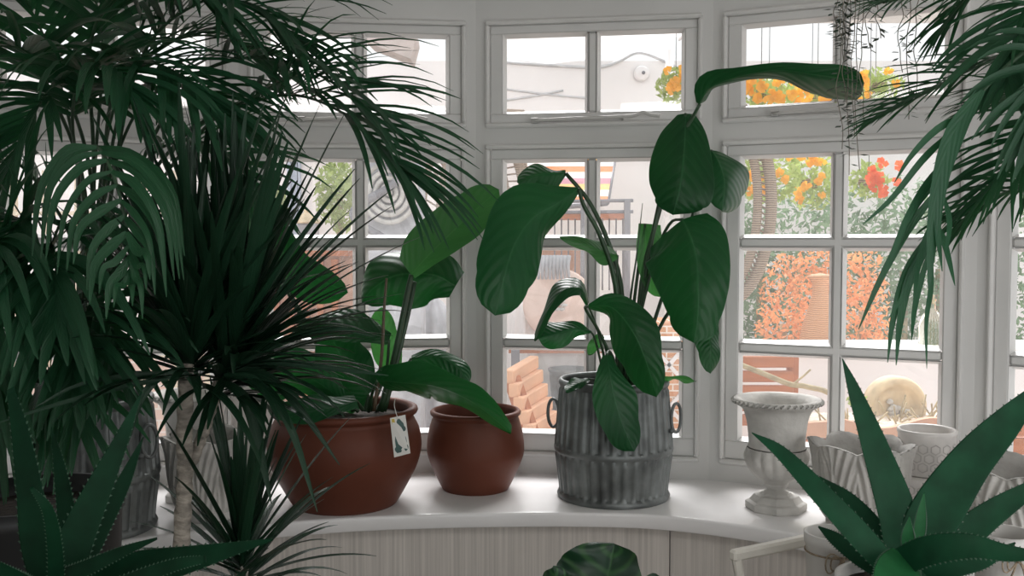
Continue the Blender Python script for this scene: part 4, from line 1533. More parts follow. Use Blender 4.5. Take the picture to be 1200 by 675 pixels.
pfrond(rpalm, rf_([(1300, 120, 1.5), (1270, 60, 1.5), (1240, 70, 1.5), (1222, 110, 1.5), (1212, 170, 1.5)]), .45, 16, .18, .013, 1.2, face=(0, -1, .4))
pfrond(rpalm, rf_([(1280, 130, 1.55), (1235, 100, 1.68), (1190, 110, 1.7), (1140, 130, 1.74)]), .42, 20, .17, .009, .6, ang0=55, ang1=20)

# ------------------------------------------------------------------ trailing plant at the ceiling
hp = P(1010, -42, 1.85)
hang = thing('hanging_planter', 'trailing string plant hanging from the ceiling at the right window', 'hanging plant', Vector((hp.x, hp.y, hp.z)))
pm = MB()
pm.lathe([(0, -.02), (.05, -.02), (.07, .0), (.082, .05), (.084, .06), (.078, .06), (.074, .045), (0, .04)], hp, 40)
pm.build('pot', POTW, hang)
hk = MB()
for k in range(3):
    th = 2 * PI * k / 3
    hk.tube([hp + Vector((.08 * math.cos(th), .08 * math.sin(th), .055)), Vector((hp.x, hp.y, CEIL_Z - .01))], .0012, 5)
hk.tube([Vector((hp.x, hp.y, CEIL_Z - .02)), Vector((hp.x, hp.y, CEIL_Z))], .005, 8)
hk.build('hanger', GREYM, hang)
rs = random.Random(5)
for (x0, y1, dens) in ((984, 175, 1.0), (989, 120, 1.4), (994, 205, .7), (999, 160, 1.4), (1004, 200, 1.3), (1010, 150, 1.0), (1018, 60, 1.0), (1056, 85, .8), (1064, 140, 1.0), (1073, 110, .7), (980, 45, 1.4), (1028, 45, 1), (986, 70, 2), (992, 60, 2)):
    mb = MB()
    Yk = 1.85 + rs.uniform(-.05, .03)
    pts = [hp + Vector(((x0 - 1010) / F * 1.85 * .9, Yk - 1.85, .05))]
    n_ = 9
    for k in range(n_):
        y = -20 + (y1 + 20) * k / (n_ - 1)
        pts.append(P(x0 + rs.uniform(-2.5, 2.5) + 2 * math.sin(k), y, Yk))
    sp3 = spline(pts, 40)
    mb.cur = 1
    mb.tube(sp3, .0009, 5)
    mb.cur = 0
    k = 3.0
    while k < 39:
        p = sp3[int(k)]
        sd = rs.choice((-1, 1))
        s_ = rs.uniform(.009, .014)
        dx = Vector((sd * rs.uniform(.5, 1), rs.uniform(-.6, .6), rs.uniform(-.6, .1))).normalized()
        ux = Vector((0, -.4, 1)).cross(dx).normalized()
        q = p + dx * .003
        mb.add([q, q + dx * s_ * .6 + ux * s_ * .45, q + dx * s_ * 1.4, q + dx * s_ * .6 - ux * s_ * .45], [(0, 1, 2, 3)])
        k += rs.uniform(.9, 2.6) / dens
    mb.build('strand', [HEART, VINE], hang)
fr_ = MB()
for k in range(12):
    an = rs.uniform(-1, 1)
    d = Vector((an, rs.uniform(-.6, .2), .35))
    blade_into(fr_, hp + Vector((.03 + .0 * k, 0, .03)), d, rs.uniform(.08, .15), .012, 2.2, 8)
fr_.build('leaf_tuft', FERN, hang)

# ------------------------------------------------------------------ striped plant at the bottom
KB = Vector((P(708, 675, 1.85).x, 1.86, 0))
cal = thing('potted_calathea', 'striped calathea leaf rising in front of the boarded panel', 'potted plant', KB)
pm = MB()
pm.lathe([(0, 0), (.09, 0), (.096, .006), (.118, .26), (.122, .265), (.124, .285), (.115, .285), (.111, .26), (.1, .1), (0, .1)], KB, 48)
pm.build('pot', POTW, cal)
so_ = MB()
so_.disc(KB + Vector((0, 0, .262)), .111, 40)
so_.build('soil', SOIL, cal)


def cal_leaf(mid, wa, wb, tilt, ripple=.006):
    mb = MB()
    leaf_into(mb, mid, wa, wb, tilt, 8, .2, ripple, freq=3.2, seed=mid[0][0])
    lf = mb.build('leaf', CALA, cal)
    ptm = MB()
    e = P(*mid[0])
    ptm.tube(spline([KB + Vector((0, 0, .26)), KB + Vector(((e.x - KB.x) * .4, (e.y - KB.y) * .4, .5)), e], 14), .0035, 7)
    ptm.build('petiole', STEMG, lf)


cal_leaf([(700, 740, 1.76), (706, 705, 1.79), (714, 670, 1.81), (720, 637, 1.82)], [24, 56, 58, 0], [24, 52, 42, 0], 12, .010)
cal_leaf([(690, 742, 1.72), (672, 712, 1.72), (656, 688, 1.72), (648, 664, 1.72)], [14, 26, 20, 0], [14, 26, 18, 0], -15)
cal_leaf([(716, 742, 1.72), (740, 716, 1.7), (764, 696, 1.68), (786, 688, 1.67)], [14, 26, 22, 0], [14, 24, 20, 0], 20)

# ------------------------------------------------------------------ trug handle and bow pots, lower right
z_h = 0.84
na, fa_ = Vector((0.357, 1.546, z_h)), Vector((0.592, 1.682, z_h))
tr = thing('wooden_trug', 'cream painted wooden trug with a bar handle below the goblet urn', 'trug', (0.46, 1.6, 0.68))
hb = MB()
hb.bar(na - (fa_ - na).normalized() * .008, fa_, .018, .018, ch=.004)
hb.build('handle_bar', WHITEWOOD, tr, smooth=False)
for p, q in ((na, Vector((0.385, 1.56, .70))), (fa_, Vector((0.53, 1.645, .70)))):
    pb = MB()
    pb.bar(p + Vector((0, 0, .004)), q, .014, .016, up=(0, 1, 0), ch=.003)
    pb.build('handle_post', WHITEWOOD, tr, smooth=False)
bb = MB()
cx_, cy_ = .455, 1.60
dx = (fa_ - na).normalized()
dy = Vector((-dx.y, dx.x, 0))
c0 = Vector((cx_, cy_, 0))
bb.box(c0 + Vector((0, 0, .687)), .16, .12, .012, (dx, dy, Vector((0, 0, 1))))
for s_ in (-1, 1):
    bb.box(c0 + dy * (s_ * .057) + Vector((0, 0, .712)), .16, .008, .05, (dx, dy, Vector((0, 0, 1))))
    bb.box(c0 + dx * (s_ * .077) + Vector((0, 0, .712)), .008, .11, .05, (dx, dy, Vector((0, 0, 1))))
bb.build('box', WHITEWOOD, tr, smooth=False)


def bow_pot(label, c, r, h, bow_at):
    c = Vector(c)
    root = thing('bow_tied_pot', label, 'pot', c, 'small pots tied with twine')
    mb = MB()
    mb.lathe([(0, 0), (r * .8, 0), (r * .84, .004), (r, h - .02), (r * 1.06, h - .016), (r * 1.07, h), (r * .97, h), (r * .93, h - .02), (r * .8, .03), (0, .03)], c, 48)
    mb.build('body', POTW, root)
    b = Vector(bow_at)
    bw_ = MB()
    rb = random.Random(3)
    bw_.tube([c + Vector((r * 1.02 * math.cos(2 * PI * k / 32), r * 1.02 * math.sin(2 * PI * k / 32), b.z - c.z)) for k in range(33)], .0016, 6)
    for sd in (-1, 1):
        for q in (1.2, 1.7):
            loop = [b + Vector((sd * .016 * q * math.sin(PI * t), -.004 - .004 * math.sin(PI * t), q * .009 * math.sin(2 * PI * t) - .006 * math.sin(PI * t) + .0)) for t in [k / 12 for k in range(13)]]
            bw_.tube(loop, .0013, 6)
        bw_.tube(spline([b, b + Vector((sd * .006, -.006, -.012)), b + Vector((sd * .011, -.004, -.028))], 8), .0016, 6)
    bw_.tube([b + Vector((0, -.004, .005)), b + Vector((0, -.005, -.005))], .004, 8)
    bw_.build('twine_bow', STRING, root)
    return root


bp = P(986, 656, 1.50)
bow_pot('small white pot tied with a twine bow, half hidden left of the aloe', (bp.x + .004, 1.50 + .047, 0.68), .044, .197, bp)
bp2 = P(1192, 655, 1.52)
bow_pot('small white pot tied with a twine bow at the right edge', (bp2.x + .002, 1.52 + .047, 0.68), .044, .192, bp2)

# ------------------------------------------------------------------ garden outside
gr_ = MB()
gr_.box((0, 7.9, -0.10), 18, 10, 0.1)
struct(gr_.build('ground', PATIO, smooth=False))
gw = MB()
gw.box((0, 8.1, 1.35), 16, 0.2, 2.9)
struct(gw.build('wall_garden', RENDERW, smooth=False))


def px_box(mb, x0, y0, x1, y1, Y, depth, ch=0.0):
    a, b = P(x0, y0, Y), P(x1, y1, Y)
    mb.box(((a.x + b.x) / 2, Y + depth / 2, (a.z + b.z) / 2), abs(b.x - a.x), depth, abs(a.z - b.z), None, ch)


def ground_pt(px, Y):
    return Vector((P(px, 300, Y).x, Y, -0.05))


def simple(name, label, cat, mb, m, loc, part, smooth=True, group=None):
    r = thing(name, label, cat, loc, group)
    mb.build(part, m, r, smooth)
    return r


rg_ = random.Random(12)


def scatter_leaves(mb, c, rad, n, size, rnd, squash=1.0):
    for _ in range(n):
        while True:
            v = Vector((rnd.uniform(-1, 1), rnd.uniform(-1, 1), rnd.uniform(-1, 1)))
            if .25 < v.length < 1:
                break
        p = Vector(c) + Vector((v.x * rad[0], v.y * rad[1], v.z * rad[2]))
        d = Vector((rnd.gauss(0, 1), rnd.gauss(0, 1), rnd.gauss(0, 1))).normalized()
        e = d.cross(Vector((rnd.gauss(0, 1), rnd.gauss(0, 1), rnd.gauss(0, 1)))).normalized()
        s_ = size * rnd.uniform(.6, 1.3)
        mb.add([p - d * s_, p + e * s_ * .4, p + d * s_, p - e * s_ * .4], [(0, 1, 2, 3)])


def bush(name, label, c, rad, n, size, m, trunk=True, cat='shrub', group=None):
    root = thing(name, label, cat, Vector((c[0], c[1], -.05)), group)
    mb = MB()
    scatter_leaves(mb, c, rad, n, size, rg_)
    mb.build('foliage', m, root, False)
    if trunk:
        t_ = MB()
        t_.tube([Vector((c[0], c[1], -.05)), Vector((c[0], c[1], c[2]))], .02, 8)
        t_.build('stem', TWIG, root)
    return root


# white shed with a blue-framed window, far left
sh = thing('garden_shed', 'white garden shed with a blue-grey window frame behind the left windows', 'shed', ground_pt(330, 6.6))
m_ = MB()
px_box(m_, 40, 130, 420, 520, 6.6, .8)
m_.build('shed_wall', RENDERW, sh, False)
m_ = MB()
for (x0, y0, x1, y1) in ((336, 188, 341, 285), (349, 188, 352, 285), (336, 186, 352, 190)):
    px_box(m_, x0, y0, x1, y1, 6.55, .05)
m_.build('window_frame', BLUEF, sh, False)
m_ = MB()
px_box(m_, 341, 190, 349, 285, 6.57, .03)
m_.build('window_pane', BLUEF, sh, False)
m_ = MB()
px_box(m_, 366, 180, 370, 300, 6.5, .08)
m_.build('corner_post', RENDERW, sh, False)
bush('lime_shrub', 'yellow-green shrub beside the white shed', P(398, 228, 5.8), (.14, .2, .22), 700, .03, LIMEM)
bush('lime_shrub', 'yellow-green shrub left of the blue-framed shed window', P(318, 238, 5.8), (.08, .15, .15), 400, .03, LIMEM)
# slatted cabinet with a lantern on it
cab = thing('slatted_cabinet', 'orange slatted timber cabinet behind the left window', 'cabinet', ground_pt(355, 4.4))
m_ = MB()
px_box(m_, 300, 300, 402, 700, 4.45, .35)
m_.build('carcass', PEACH, cab, False)
m_ = MB()
px_box(m_, 294, 290, 408, 300, 4.42, .42)
m_.build('cabinet_top', ORANGEW, cab, False)
for k in range(6):
    m_ = MB()
    px_box(m_, 303 + k * 17, 304, 314 + k * 17, 700, 4.42, .04)
    m_.build('slat', ORANGEW, cab, False)
lan_c = P(359, 290, 4.6)
lan = thing('garden_lantern', 'small roofed lantern standing on the orange slatted cabinet', 'lantern', lan_c)
m_ = MB()
px_box(m_, 348, 262, 370, 290, 4.55, .09, .004)
m_.build('lantern_body', GREYST, lan, False)
m_ = MB()
a = P(359, 262, 4.595)
m_.lathe([(.075, 0), (.078, .006), (.04, .035), (.012, .05), (.012, .065), (.0, .068)], a, 4)
m_.build('lantern_roof', GOLDST, lan, False)
# pillar with carved roundel
pil = thing('stone_pillar', 'grey stone slab with a carved spiral roundel outside the left window', 'stone carving', ground_pt(458, 4.2))
m_ = MB()
px_box(m_, 424, 178, 497, 720, 4.25, .16, .01)
m_.build('slab', GREYST, pil, False)
rc = P(456, 226, 4.22)
m_ = MB()
for rr in (.030, .058, .086, .115):
    m_.tube([rc + Vector((rr * math.cos(2 * PI * k / 40), 0.0, rr * 1.1 * math.sin(2 * PI * k / 40))) for k in range(41)], .011, 8, caps=False)
m_.tube([rc, rc + Vector((0, -.03, 0))], .016, 12)
m_.build('roundel', STONE, pil)
m_ = MB()
sw = []
for k in range(60):
    tt = k / 59
    sw.append(P(440 + 26 * math.sin(tt * 7.5), 185 + 105 * tt, 4.2))
m_.tube(sw, [.020 - .01 * abs(.5 - k / 59) for k in range(60)], 8)
m_.build('scroll', GREYM, pil)
# draped grey statue
m_ = MB()
sc0 = ground_pt(507, 4.6)


def drape(th, r, z, i):
    return r * (1 + .12 * math.sin(th * 9 + z * 2)), z


m_.lathe(smooth_prof([(.13, 0), (.12, .4), (.10, .75), (.085, 1.0), (.05, 1.1), (.0, 1.14)], 24), sc0, 72, drape)
simple('draped_statue', 'grey draped garden figure behind the wavy philodendron leaf', 'statue', m_, GREYST, sc0, 'drapery')


# rattan hoops
def hoop(label, cpx, cpy, rx, ry, Y, wd, th0, th1, lace=True):
    root = thing('rattan_hoop', label, 'garden chair', ground_pt(cpx, Y), 'rattan hanging chairs')
    mb = MB()
    for off in (0, 1):
        pts = []
        for k in range(50):
            an = th0 + (th1 - th0) * k / 49
            q = P(cpx + (rx - off * wd) * math.cos(an), cpy - (ry - off * wd) * math.sin(an), Y)
            pts.append(q)
        if off == 0:
            o1 = pts
        else:
            o2 = pts
    mb.tube(o1, .028, 8)
    mb.tube(o2, .022, 8)
    mb.build('hoop', RATTAN, root)
    lc_ = MB()
    for k in range(0, 49):
        lc_.tube([o1[k], o2[min(49, k + 1)]], .005, 5)
    lc_.build('lacing', RATTAN, root)
    ps = MB()
    top_ = P(cpx, cpy - ry, Y)
    ps.tube([Vector((o1[0].x, Y + .1, -.05)), Vector((o1[0].x, Y + .1, top_.z))], .02, 8)
    ps.tube([Vector((o1[0].x, Y + .1, top_.z)), Vector((top_.x, Y, top_.z))], .02, 8)
    ps.build('stand', RATTAN, root)
    return root


hoop('rattan hoop of a hanging chair seen past the mullion left of the zinc tub', 555, 260, 62, 130, 5.3, 22, -PI * .1, PI * 1.1)
hoop('curved rattan hoop of a hanging chair under the orange flowers', 846, 236, 58, 120, 4.6, 16, -PI * .5, PI * .5)

# awning, rack, plate, bench ...
aw = thing('striped_awning', 'orange and mauve striped awning on the white garden wall', 'awning', P(664, 240, 7.4))
m_ = MB()
a, b, c, d = P(606, 176, 7.6), P(722, 176, 7.6), P(712, 238, 7.0), P(612, 246, 7.0)
m_.prism([a, d, c, b], Vector((0, .01, .03)))
m_.build('awning_cloth', AWN, aw, False)
m_ = MB()
m_.tube([d, c], .02, 8)
m_.tube([a, d], .015, 8)
m_.tube([b, c], .015, 8)
m_.build('awning_frame', GREYM, aw)

rk = thing('metal_rack', 'grey metal railing rack with a timber shelf outside the centre window', 'rack', ground_pt(700, 5.0))
m_ = MB()
for y in (236, 249):
    m_.tube([P(640, y, 5.0), P(742, y - 1, 5.0)], .009, 8)
m_.build('rail', GREYM, rk)
for x in (684, 735):
    m_ = MB()
    m_.bar(P(x, 234, 5.0), ground_pt(x, 5.0), .03, .03)
    m_.build('post', GREYM, rk, False)
m_ = MB()
px_box(m_, 648, 250, 738, 256, 5.0, .4)
m_.build('shelf', ORANGEW, rk, False)
m_ = MB()
for k in range(11):
    x = 650 + k * 8
    m_.tube([P(x, 250, 5.05), P(x, 340, 5.05)], .004, 6)
m_.build('bars', GREYM, rk)

pr_ = thing('clay_pier', 'peach rendered pier outside the centre window', 'pier', ground_pt(670, 5.5))
m_ = MB()
px_box(m_, 636, 292, 700, 700, 5.5, .3, .01)
m_.build('pier_block', PEACH, pr_, False)
pc = P(655, 357, 4.75)
pl = thing('round_plaque', 'pale pink round plaque with a grey fringe leaning in the garden', 'plaque', pc + Vector((0, 0, -.17)))
m_ = MB()
rows = []
for (r, o) in ((.175, .03), (.175, -.01), (.165, -.02), (.12, -.012), (.1, -.006), (.05, -.01), (.001, -.02)):
    rows.append([pc + Vector((r * math.cos(2 * PI * k / 48), o, r * math.sin(2 * PI * k / 48))) for k in range(48)])
m_.grid(rows, closed=True)
m_.build('disc', mat('pink_clay', (0.8, 0.62, 0.54), .8, var=.08), pl)
m_ = MB()
for k in range(9):
    x = 632 + k * 4.2
    m_.tube(spline([P(x + 1, 300, 4.7), P(x, 312, 4.68), P(x - 1 + k * .3, 327, 4.7)], 8), [.012 - .0008 * q for q in range(8)], 6)
m_.build('fringe', GREYST, pl)
m_ = MB()
for k in range(6):
    an = 2 * PI * k / 6
    m_.lathe([(0, 0), (.016, .006), (.018, .014), (.0, .02)], pc + Vector((.022 * math.cos(an), -.045, .022 * math.sin(an) - .01)), 10)
m_.build('rosette', STONE, pl)
m_ = MB()
px_box(m_, 640, 392, 672, 720, 4.75, .1)
m_.build('plinth', PEACH, pl, False)

cv = thing('dust_sheet', 'white cloth draped over a garden stand, left of the round plaque', 'cloth', ground_pt(612, 4.85))
m_ = MB()
cc_ = ground_pt(612, 4.85)
m_.lathe(smooth_prof([(.11, 0), (.10, .5), (.085, .85), (.06, 1.05), (.0, 1.1)], 20), cc_, 60, drape)
m_.build('cloth', RENDERW, cv)

ln_ = thing('timber_lounger', 'orange timber slatted garden lounger behind the small terracotta pot', 'garden chair', ground_pt(620, 3.7))
for k in range(6):
    m_ = MB()
    cx, cy = 612 + k * 5.5, 432 + k * 16
    m_.bar(P(cx - 16, cy + 10, 3.72 - .02 * k), P(cx + 14, cy - 8, 4.0 - .02 * k), .04, .052, ch=.004)
    m_.build('slat', mat('pale_orange_timber', (0.72, 0.40, 0.24), .6, var=.15, scale=6) if k == 0 else bpy.data.materials['pale_orange_timber'], ln_, False)
for (x0, y0, Y_) in ((600, 436, 3.78), (616, 428, 4.04)):
    m_ = MB()
    m_.bar(P(x0, y0 + 8, Y_), P(x0 + 30, y0 + 96, Y_ - .12), .03, .08, ch=.004)
    m_.bar(P(x0 + 28, y0 + 80, Y_ - .1), ground_pt(x0 + 28, Y_ - .1), .04, .04)
    m_.build('side_rail', ORANGEW, ln_, False)

zp = thing('zinc_pot', 'dark zinc pot outside behind the tub handle', 'pot', P(668, 500, 4.4))
m_ = MB()
zc = P(668, 500, 4.4)
zc.z = P(668, 500, 4.25).z + .001
m_.lathe([(0, 0), (.075, 0), (.095, .22), (.10, .226), (.10, .236), (.09, .236), (.08, .1), (0, .1)], zc, 40)
m_.build('body', ZINC_D, zp)
m_ = MB()
m_.tube([zc + Vector((.085, 0, .2)), zc + Vector((.085, 0, .34))], .015, 8)
m_.build('handle', GREYM, zp)
bt = thing('potting_bench', 'grey potting bench with an orange shelf behind the zinc tub', 'bench', ground_pt(680, 4.4))
m_ = MB()
px_box(m_, 600, 500, 720, 506, 4.25, .35)
m_.build('bench_top', GREYST, bt, False)
m_ = MB()
px_box(m_, 596, 407, 716, 414, 4.6, .08)
m_.build('shelf', ORANGEW, bt, False)
m_ = MB()
px_box(m_, 630, 412, 690, 500, 4.62, .03)
m_.build('back_board', mat('pale_grey_board', (0.6, 0.58, 0.57), .8), bt, False)
for x in (604, 712):
    m_ = MB()
    m_.bar(P(x, 410, 4.55), ground_pt(x, 4.55), .04, .04)
    m_.build('leg', GREYM, bt, False)

bs = thing('brick_stack', 'stack of orange bricks outside right of the zinc tub', 'brick stack', ground_pt(782, 4.2))
m_ = MB()
px_box(m_, 762, 378, 806, 720, 4.2, .3, .006)
m_.build('bricks', BRICK, bs, False)
m_ = MB()
for (p, q) in (((764, 405), (804, 450)), ((804, 405), (764, 450)), ((764, 455), (804, 500)), ((804, 455), (764, 500))):
    m_.bar(P(*p, 4.19), P(*q, 4.19), .016, .012, up=(0, 1, 0))
m_.build('lattice', RENDERW, bs, False)

# right: hedge, flowers, conifers
hd = thing('garden_hedge', 'pale green leafy hedge beyond the right window', 'hedge', ground_pt(990, 6.8))
m_ = MB()
for k in range(9):
    scatter_leaves(m_, P(850 + k * 42, 330, 6.9), (.28, .22, .78), 1000, .032, rg_)
m_.build('foliage', HEDGEM, hd, False)
m_ = MB()
for k in range(9):
    g = ground_pt(850 + k * 42, 6.9)
    m_.tube([g, g + Vector((0, 0, 1.2))], .03, 6)
m_.build('stems', TWIG, hd)


def basket(label, cpx, cpy, Y, rx, rz, n, nf, fm, seed):
    rnd2 = random.Random(seed)
    c = P(cpx, cpy, Y)
    root = thing('flower_basket', label, 'hanging basket', c, 'hanging flower baskets')
    m_ = MB()
    scatter_leaves(m_, c, (rx, .18, rz), n, .026, rnd2)
    m_.build('foliage', LIMEM, root, False)
    for k in range(int(nf * 1.7)):
        f = MB()
        p = c + Vector((rnd2.uniform(-.9, .9) * rx, -.14 - rnd2.uniform(0, .06), rnd2.uniform(-.8, .8) * rz))
        for j in range(6):
            an = 2 * PI * j / 6 + rnd2.uniform(0, 1)
            d = Vector((math.cos(an), -.4, math.sin(an))).normalized()
            e = Vector((-math.sin(an), 0, math.cos(an)))
            s_ = rnd2.uniform(.022, .04)
            f.add([p, p + d * s_ * .6 + e * s_ * .45, p + d * s_, p + d * s_ * .6 - e * s_ * .45], [(0, 1, 2, 3)])
        f.build('flower', fm, root, False)
    bk = MB()
    bk.lathe([(0, -.05), (.04, -.045), (.06, 0), (.065, .01)], c, 24)
    bk.build('basket', RATTAN, root)
    ch_ = MB()
    ch_.tube([c, c + Vector((0, 0, 1.2))], .002, 6)
    ch_.build('chain', GREYM, root)
    return root


basket('orange and yellow flower basket under the sky in the right top light', 892, 108, 4.9, .21, .09, 350, 16, ORF, 1)
basket('orange flower basket behind the long arching leaf', 958, 112, 5.35, .20, .08, 300, 14, ORF, 2)
basket('trailing green basket with orange flowers above the rattan hoop', 900, 205, 5.4, .18, .16, 500, 9, ORF, 3)
basket('trailing green basket with orange flowers at the middle of the right window', 950, 212, 5.85, .17, .18, 480, 7, ORF, 4)
basket('green basket with vivid red flowers behind the trailing strings', 1018, 212, 5.2, .10, .10, 240, 7, REDF, 5)
basket('lime basket with one orange bloom at the right top light', 1026, 100, 5.75, .15, .10, 320, 4, ORF, 6)
basket('yellow and lime flower basket beside the white gable', 792, 100, 6.0, .12, .11, 350, 6, ORF, 7)
bush('orange_shrub', 'orange feathery shrub left of centre in the right window', P(918, 380, 5.6), (.16, .16, .42), 900, .022, ORL)
bush('orange_shrub', 'taller orange feathery shrub around the rattan cone', P(955, 350, 6.05), (.18, .16, .38), 900, .022, ORL)
bush('orange_shrub', 'orange feathery shrub behind the palm tips', P(1010, 365, 5.6), (.15, .16, .40), 900, .022, ORL)
m_ = MB()
kc = ground_pt(962, 5.42)
m_.lathe(smooth_prof([(.16, 0), (.15, .5), (.11, .85), (.05, 1.08), (.045, 1.16), (.07, 1.2), (.0, 1.22)], 30), kc, 30, lambda th, r, z, i: (r * (1 + .03 * math.sin(z * 90)), z))
simple('rattan_cone', 'brown woven cone standing among the orange shrubs', 'garden ornament', m_, weave_mat('orange_weave', (0.4, 0.2, 0.1), (0.75, 0.42, 0.24)), kc, 'cone')

lw = thing('garden_wall', 'low pale rendered garden wall outside the right window', 'wall', ground_pt(1010, 4.8))
m_ = MB()
px_box(m_, 850, 416, 1320, 760, 4.8, .35)
m_.build('wall_block', PINKBRICK if False else RENDERW, lw, False)
m_ = MB()
px_box(m_, 846, 408, 1324, 417, 4.76, .42, .01)
m_.build('coping', RENDERW, lw, False)
bo = thing('glass_bottle', 'clear corked glass bottle on the low garden wall', 'bottle', P(1091, 408, 4.95))
m_ = MB()
bc = P(1091, 408, 4.95)
m_.lathe([(0, .002), (.055, .002), (.062, .01), (.06, .12), (.045, .165), (.02, .195), (.017, .235), (.022, .24), (.022, .25), (.012, .25)], bc, 32)
m_.build('bottle_glass', BOTTLE, bo)
m_ = MB()
m_.tube([bc + Vector((0, 0, .225)), bc + Vector((0, 0, .27))], .013, 10)
m_.build('cork', TWIG, bo)

bn = thing('slatted_bench', 'orange slatted bench back behind the goblet urn', 'bench', ground_pt(895, 4.0))
for k in range(5):
    m_ = MB()
    px_box(m_, 856, 418 + k * 17, 930, 431 + k * 17, 4.0, .03, .003)
    m_.build('slat', ORANGEW, bn, False)
for x in (862, 929):
    m_ = MB()
    m_.bar(P(x, 415, 4.05), ground_pt(x, 4.05), .04, .04)
    m_.build('leg', ORANGEW, bn, False)
tw = thing('bare_branch', 'bare yellowish branch leaning across the orange bench', 'branch', P(975, 463, 3.8))
m_ = MB()
m_.tube(spline([P(856, 423, 3.9), P(890, 436, 3.88), P(925, 450, 3.85), P(945, 453, 3.84), P(978, 466, 3.8), P(1000, 520, 3.7)], 30), .011, 7)
m_.tube(spline([P(928, 451, 3.85), P(940, 442, 3.84), P(950, 433, 3.83)], 8), .004, 6)
m_.build('branch', TWIG, tw)

rc = P(1050, 476, 3.9)
sr = thing('stone_roundel', 'honey-coloured round stone ornament behind the wavy timber planter', 'garden ornament', rc + Vector((0, 0, -.12)))
m_ = MB()
rows = []
for (r, o) in ((.118, .05), (.122, 0), (.115, -.02), (.10, -.028), (.085, -.02), (.075, -.004), (.06, 0.0), (.001, .004)):
    rows.append([rc + Vector((r * math.cos(2 * PI * k / 48), o, r * math.sin(2 * PI * k / 48))) for k in range(48)])
m_.grid(rows, closed=True)
m_.build('ring', GOLDST, sr)
m_ = MB()
rr_ = random.Random(2)
for k in range(14):
    an, rad_ = rr_.uniform(0, 6.28), rr_.uniform(0, .045)
    m_.lathe([(0, -.012), (.012, -.006), (.014, 0), (.011, .008), (0, .012)], rc + Vector((rad_ * math.cos(an), -.012, rad_ * math.sin(an) - .008)), 8)
m_.build('carving', STONE, sr)

spn = thing('timber_planter', 'brown timber planter with a wavy top board outside the right window', 'planter', ground_pt(1030, 3.6))
m_ = MB()
topc = [P(930 + k * 5, 496 + 6 * math.sin((930 + k * 5 - 1005) / 120 * 2 * PI) * (1 if k > 10 else .3), 3.6) for k in range(60)]
botc = [P(930 + 59 * 5, 512, 3.6), P(930, 512, 3.6)]
for k in range(59):
    a, b = topc[k], topc[k + 1]
    za = P(900, 513, 3.6).z
    m_.prism([a, Vector((a.x, 3.6, za)), Vector((b.x, 3.6, za)), b], (0, .03, 0))
m_.build('wavy_board', PEACH, spn, False)
for k in range(5):
    m_ = MB()
    px_box(m_, 930, 515 + k * 20, 1226, 533 + k * 20, 3.6, .03, .003)
    m_.build('board', ORANGEW, spn, False)
m_ = MB()
for k in range(3):
    g = P(935 + k * 140, 520, 3.65)
    m_.bar(g, Vector((g.x, 3.65, -.05)), .05, .05)
m_.build('post', ORANGEW, spn, False)
m_ = MB()
px_box(m_, 938, 500, 1226, 504, 3.64, .3)
m_.build('gravel', mat('pale_gravel', (0.66, 0.56, 0.46), .95, var=.4, scale=60, bump=1, bscale=60), spn, False)
tws = thing('dry_plant', 'dry twiggy plant in the timber planter with a few green leaves', 'plant', P(1000, 500, 3.8))
m_ = MB()
rw = random.Random(8)
for k in range(46):
    x = rw.uniform(960, 1110)
    p = P(x, 499, rw.uniform(3.7, 3.85))
    q = p + Vector((rw.uniform(-.08, .08), rw.uniform(-.03, .03), rw.uniform(.03, .12)))
    m_.tube([p, q], .0035, 5)
m_.build('twigs', TWIG, tws)
m_ = MB()
scatter_leaves(m_, P(1004, 470, 3.8), (.035, .03, .03), 40, .018, rw)
m_.build('leaves', LIMEM, tws, False)

# far right and left brick walls, canopy
bl = thing('brick_wall', 'pink-washed brick garden wall beyond the far left window', 'wall', ground_pt(100, 5.2))
m_ = MB()
px_box(m_, -260, 412, 296, 760, 5.2, .3)
m_.build('brickwork', PINKBRICK, bl, False)
tp = thing('timber_trellis', 'pale timber trellis beyond the far left window', 'trellis', ground_pt(120, 5.0))
m_ = MB()
for k in range(9):
    m_.bar(P(-60 + k * 38, 200, 5.0), P(-60 + k * 38, 640, 5.0), .03, .03)
for k in range(5):
    m_.bar(P(-70, 250 + k * 42, 4.98), P(260, 250 + k * 42, 4.98), .03, .02)
m_.build('lattice', mat('pale_timber', (0.7, 0.6, 0.45), .8, var=.1), tp, False)
br_ = thing('timber_fence', 'brown boarded fence low behind the far right window', 'fence', ground_pt(1260, 3.4))
m_ = MB()
for k in range(4):
    m_.bar(P(1140, 500 + k * 22, 3.45), P(1330, 500 + k * 22, 3.3), .03, .055)
m_.build('boards', ORANGEW, br_, False)
m_ = MB()
for x in (1150, 1320):
    m_.bar(P(x, 490, 3.45), ground_pt(x, 3.45), .05, .05)
m_.build('posts', ORANGEW, br_, False)

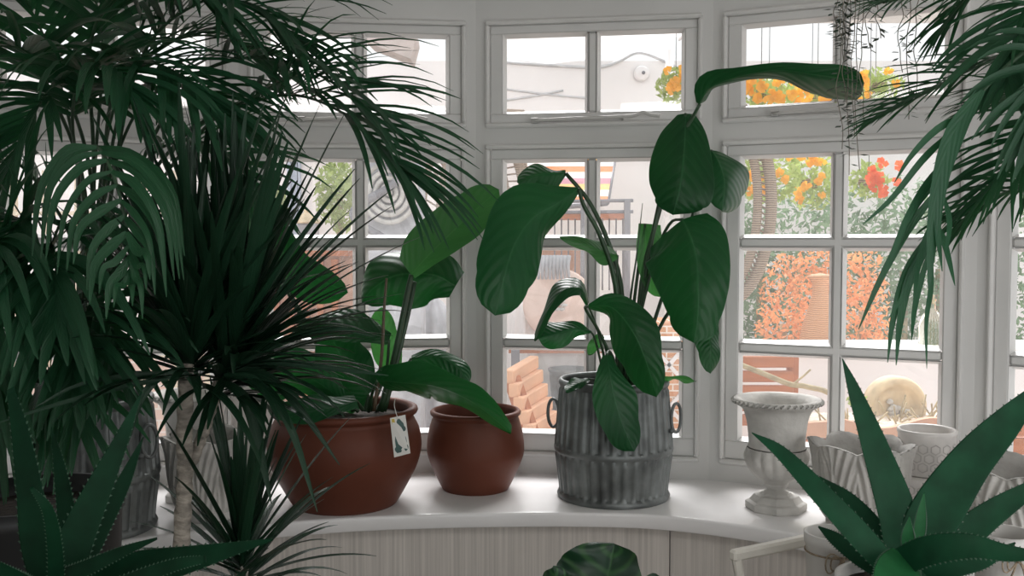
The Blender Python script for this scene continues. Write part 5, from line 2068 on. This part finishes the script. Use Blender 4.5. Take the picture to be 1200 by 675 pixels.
cn = thing('white_canopy', 'white canvas canopy stretched over the garden', 'canopy', P(640, 60, 6.2))
m_ = MB()
rows = []
for k in range(17):
    x = -2.6 + k * .24
    rows.append([Vector((x, 4.6 + j * .55, 2.45 + .10 * math.cos(k * PI / 4) + .06 * j - .03 * math.sin(j * 1.2))) for j in range(6)])
m_.grid(rows)
m_.build('canvas', CANV, cn)
for k in (0, 16):
    m_ = MB()
    m_.tube([q + Vector((0, 0, -.02)) for q in rows[k]], .012, 6)
    m_.build('rib', RENDERW, cn)
for x in (-2.6, 1.2):
    m_ = MB()
    m_.tube([Vector((x, 7.55, -.05)), Vector((x, 7.55, 2.8))], .03, 8)
    m_.build('pole', RENDERW, cn)
lm = thing('wall_lamp', 'round white lamp on the garden wall in the centre top light', 'lamp', P(752, 86, 7.9))
m_ = MB()
c = P(752, 86, 7.96)
rows = []
for (r, o) in ((.06, .03), (.06, -.01), (.05, -.02), (.03, -.026), (.001, -.03)):
    rows.append([c + Vector((r * math.cos(2 * PI * k / 32), o, r * math.sin(2 * PI * k / 32))) for k in range(32)])
m_.grid(rows, closed=True)
m_.build('lamp_globe', RENDERW, lm)
m_ = MB()
m_.tube([c + Vector((.01, -.02, .0)), c + Vector((.01, -.04, .0))], .014, 12)
m_.build('lamp_socket', GREYM, lm)

ev = thing('eaves_board', 'pale grey-pink eaves board hanging into the left top light', 'eaves', P(455, 45, 5.6))
m_ = MB()
m_.prism([P(422, 40, 5.6), P(432, 50, 5.6), P(481, 69, 5.6), P(487, 46, 5.6), P(486, 38, 5.6)], (0, .25, 0))
m_.build('board', mat('grey_pink_board', (0.5, 0.45, 0.43), .8), ev, False)
gb_ = thing('gable_trim', 'thin grey arched trim over the round lamp on the white garden wall', 'trim', P(752, 70, 7.97))
m_ = MB()
m_.tube(spline([P(590, 73, 7.99), P(650, 77, 7.99), P(700, 79, 7.99), (P(725, 72, 7.99)), P(748, 62, 7.99), P(775, 70, 7.99), P(800, 82, 7.99), P(830, 84, 7.99)], 40), .012, 6)
m_.build('trim', mat('light_grey_paint', (0.55, 0.55, 0.56), .7), gb_)
for (pa, pb, lb) in (((588, 104), (700, 116), 'lower grey cable slung across the white garden wall'), ((588, 118), (660, 106), 'short grey cable crossing at the left of the centre top light')):
    cb = thing('overhead_cable', lb, 'cable', P(*pa, 7.993))
    m_ = MB()
    m_.tube(spline([P(*pa, 7.993), P((pa[0] + pb[0]) / 2, (pa[1] + pb[1]) / 2 + 1, 7.993), P(*pb, 7.993)], 12), .008, 6)
    m_.build('cable', bpy.data.materials['light_grey_paint'], cb)

for o in C.objects:
    if '_o' in o:
        del o['_o']
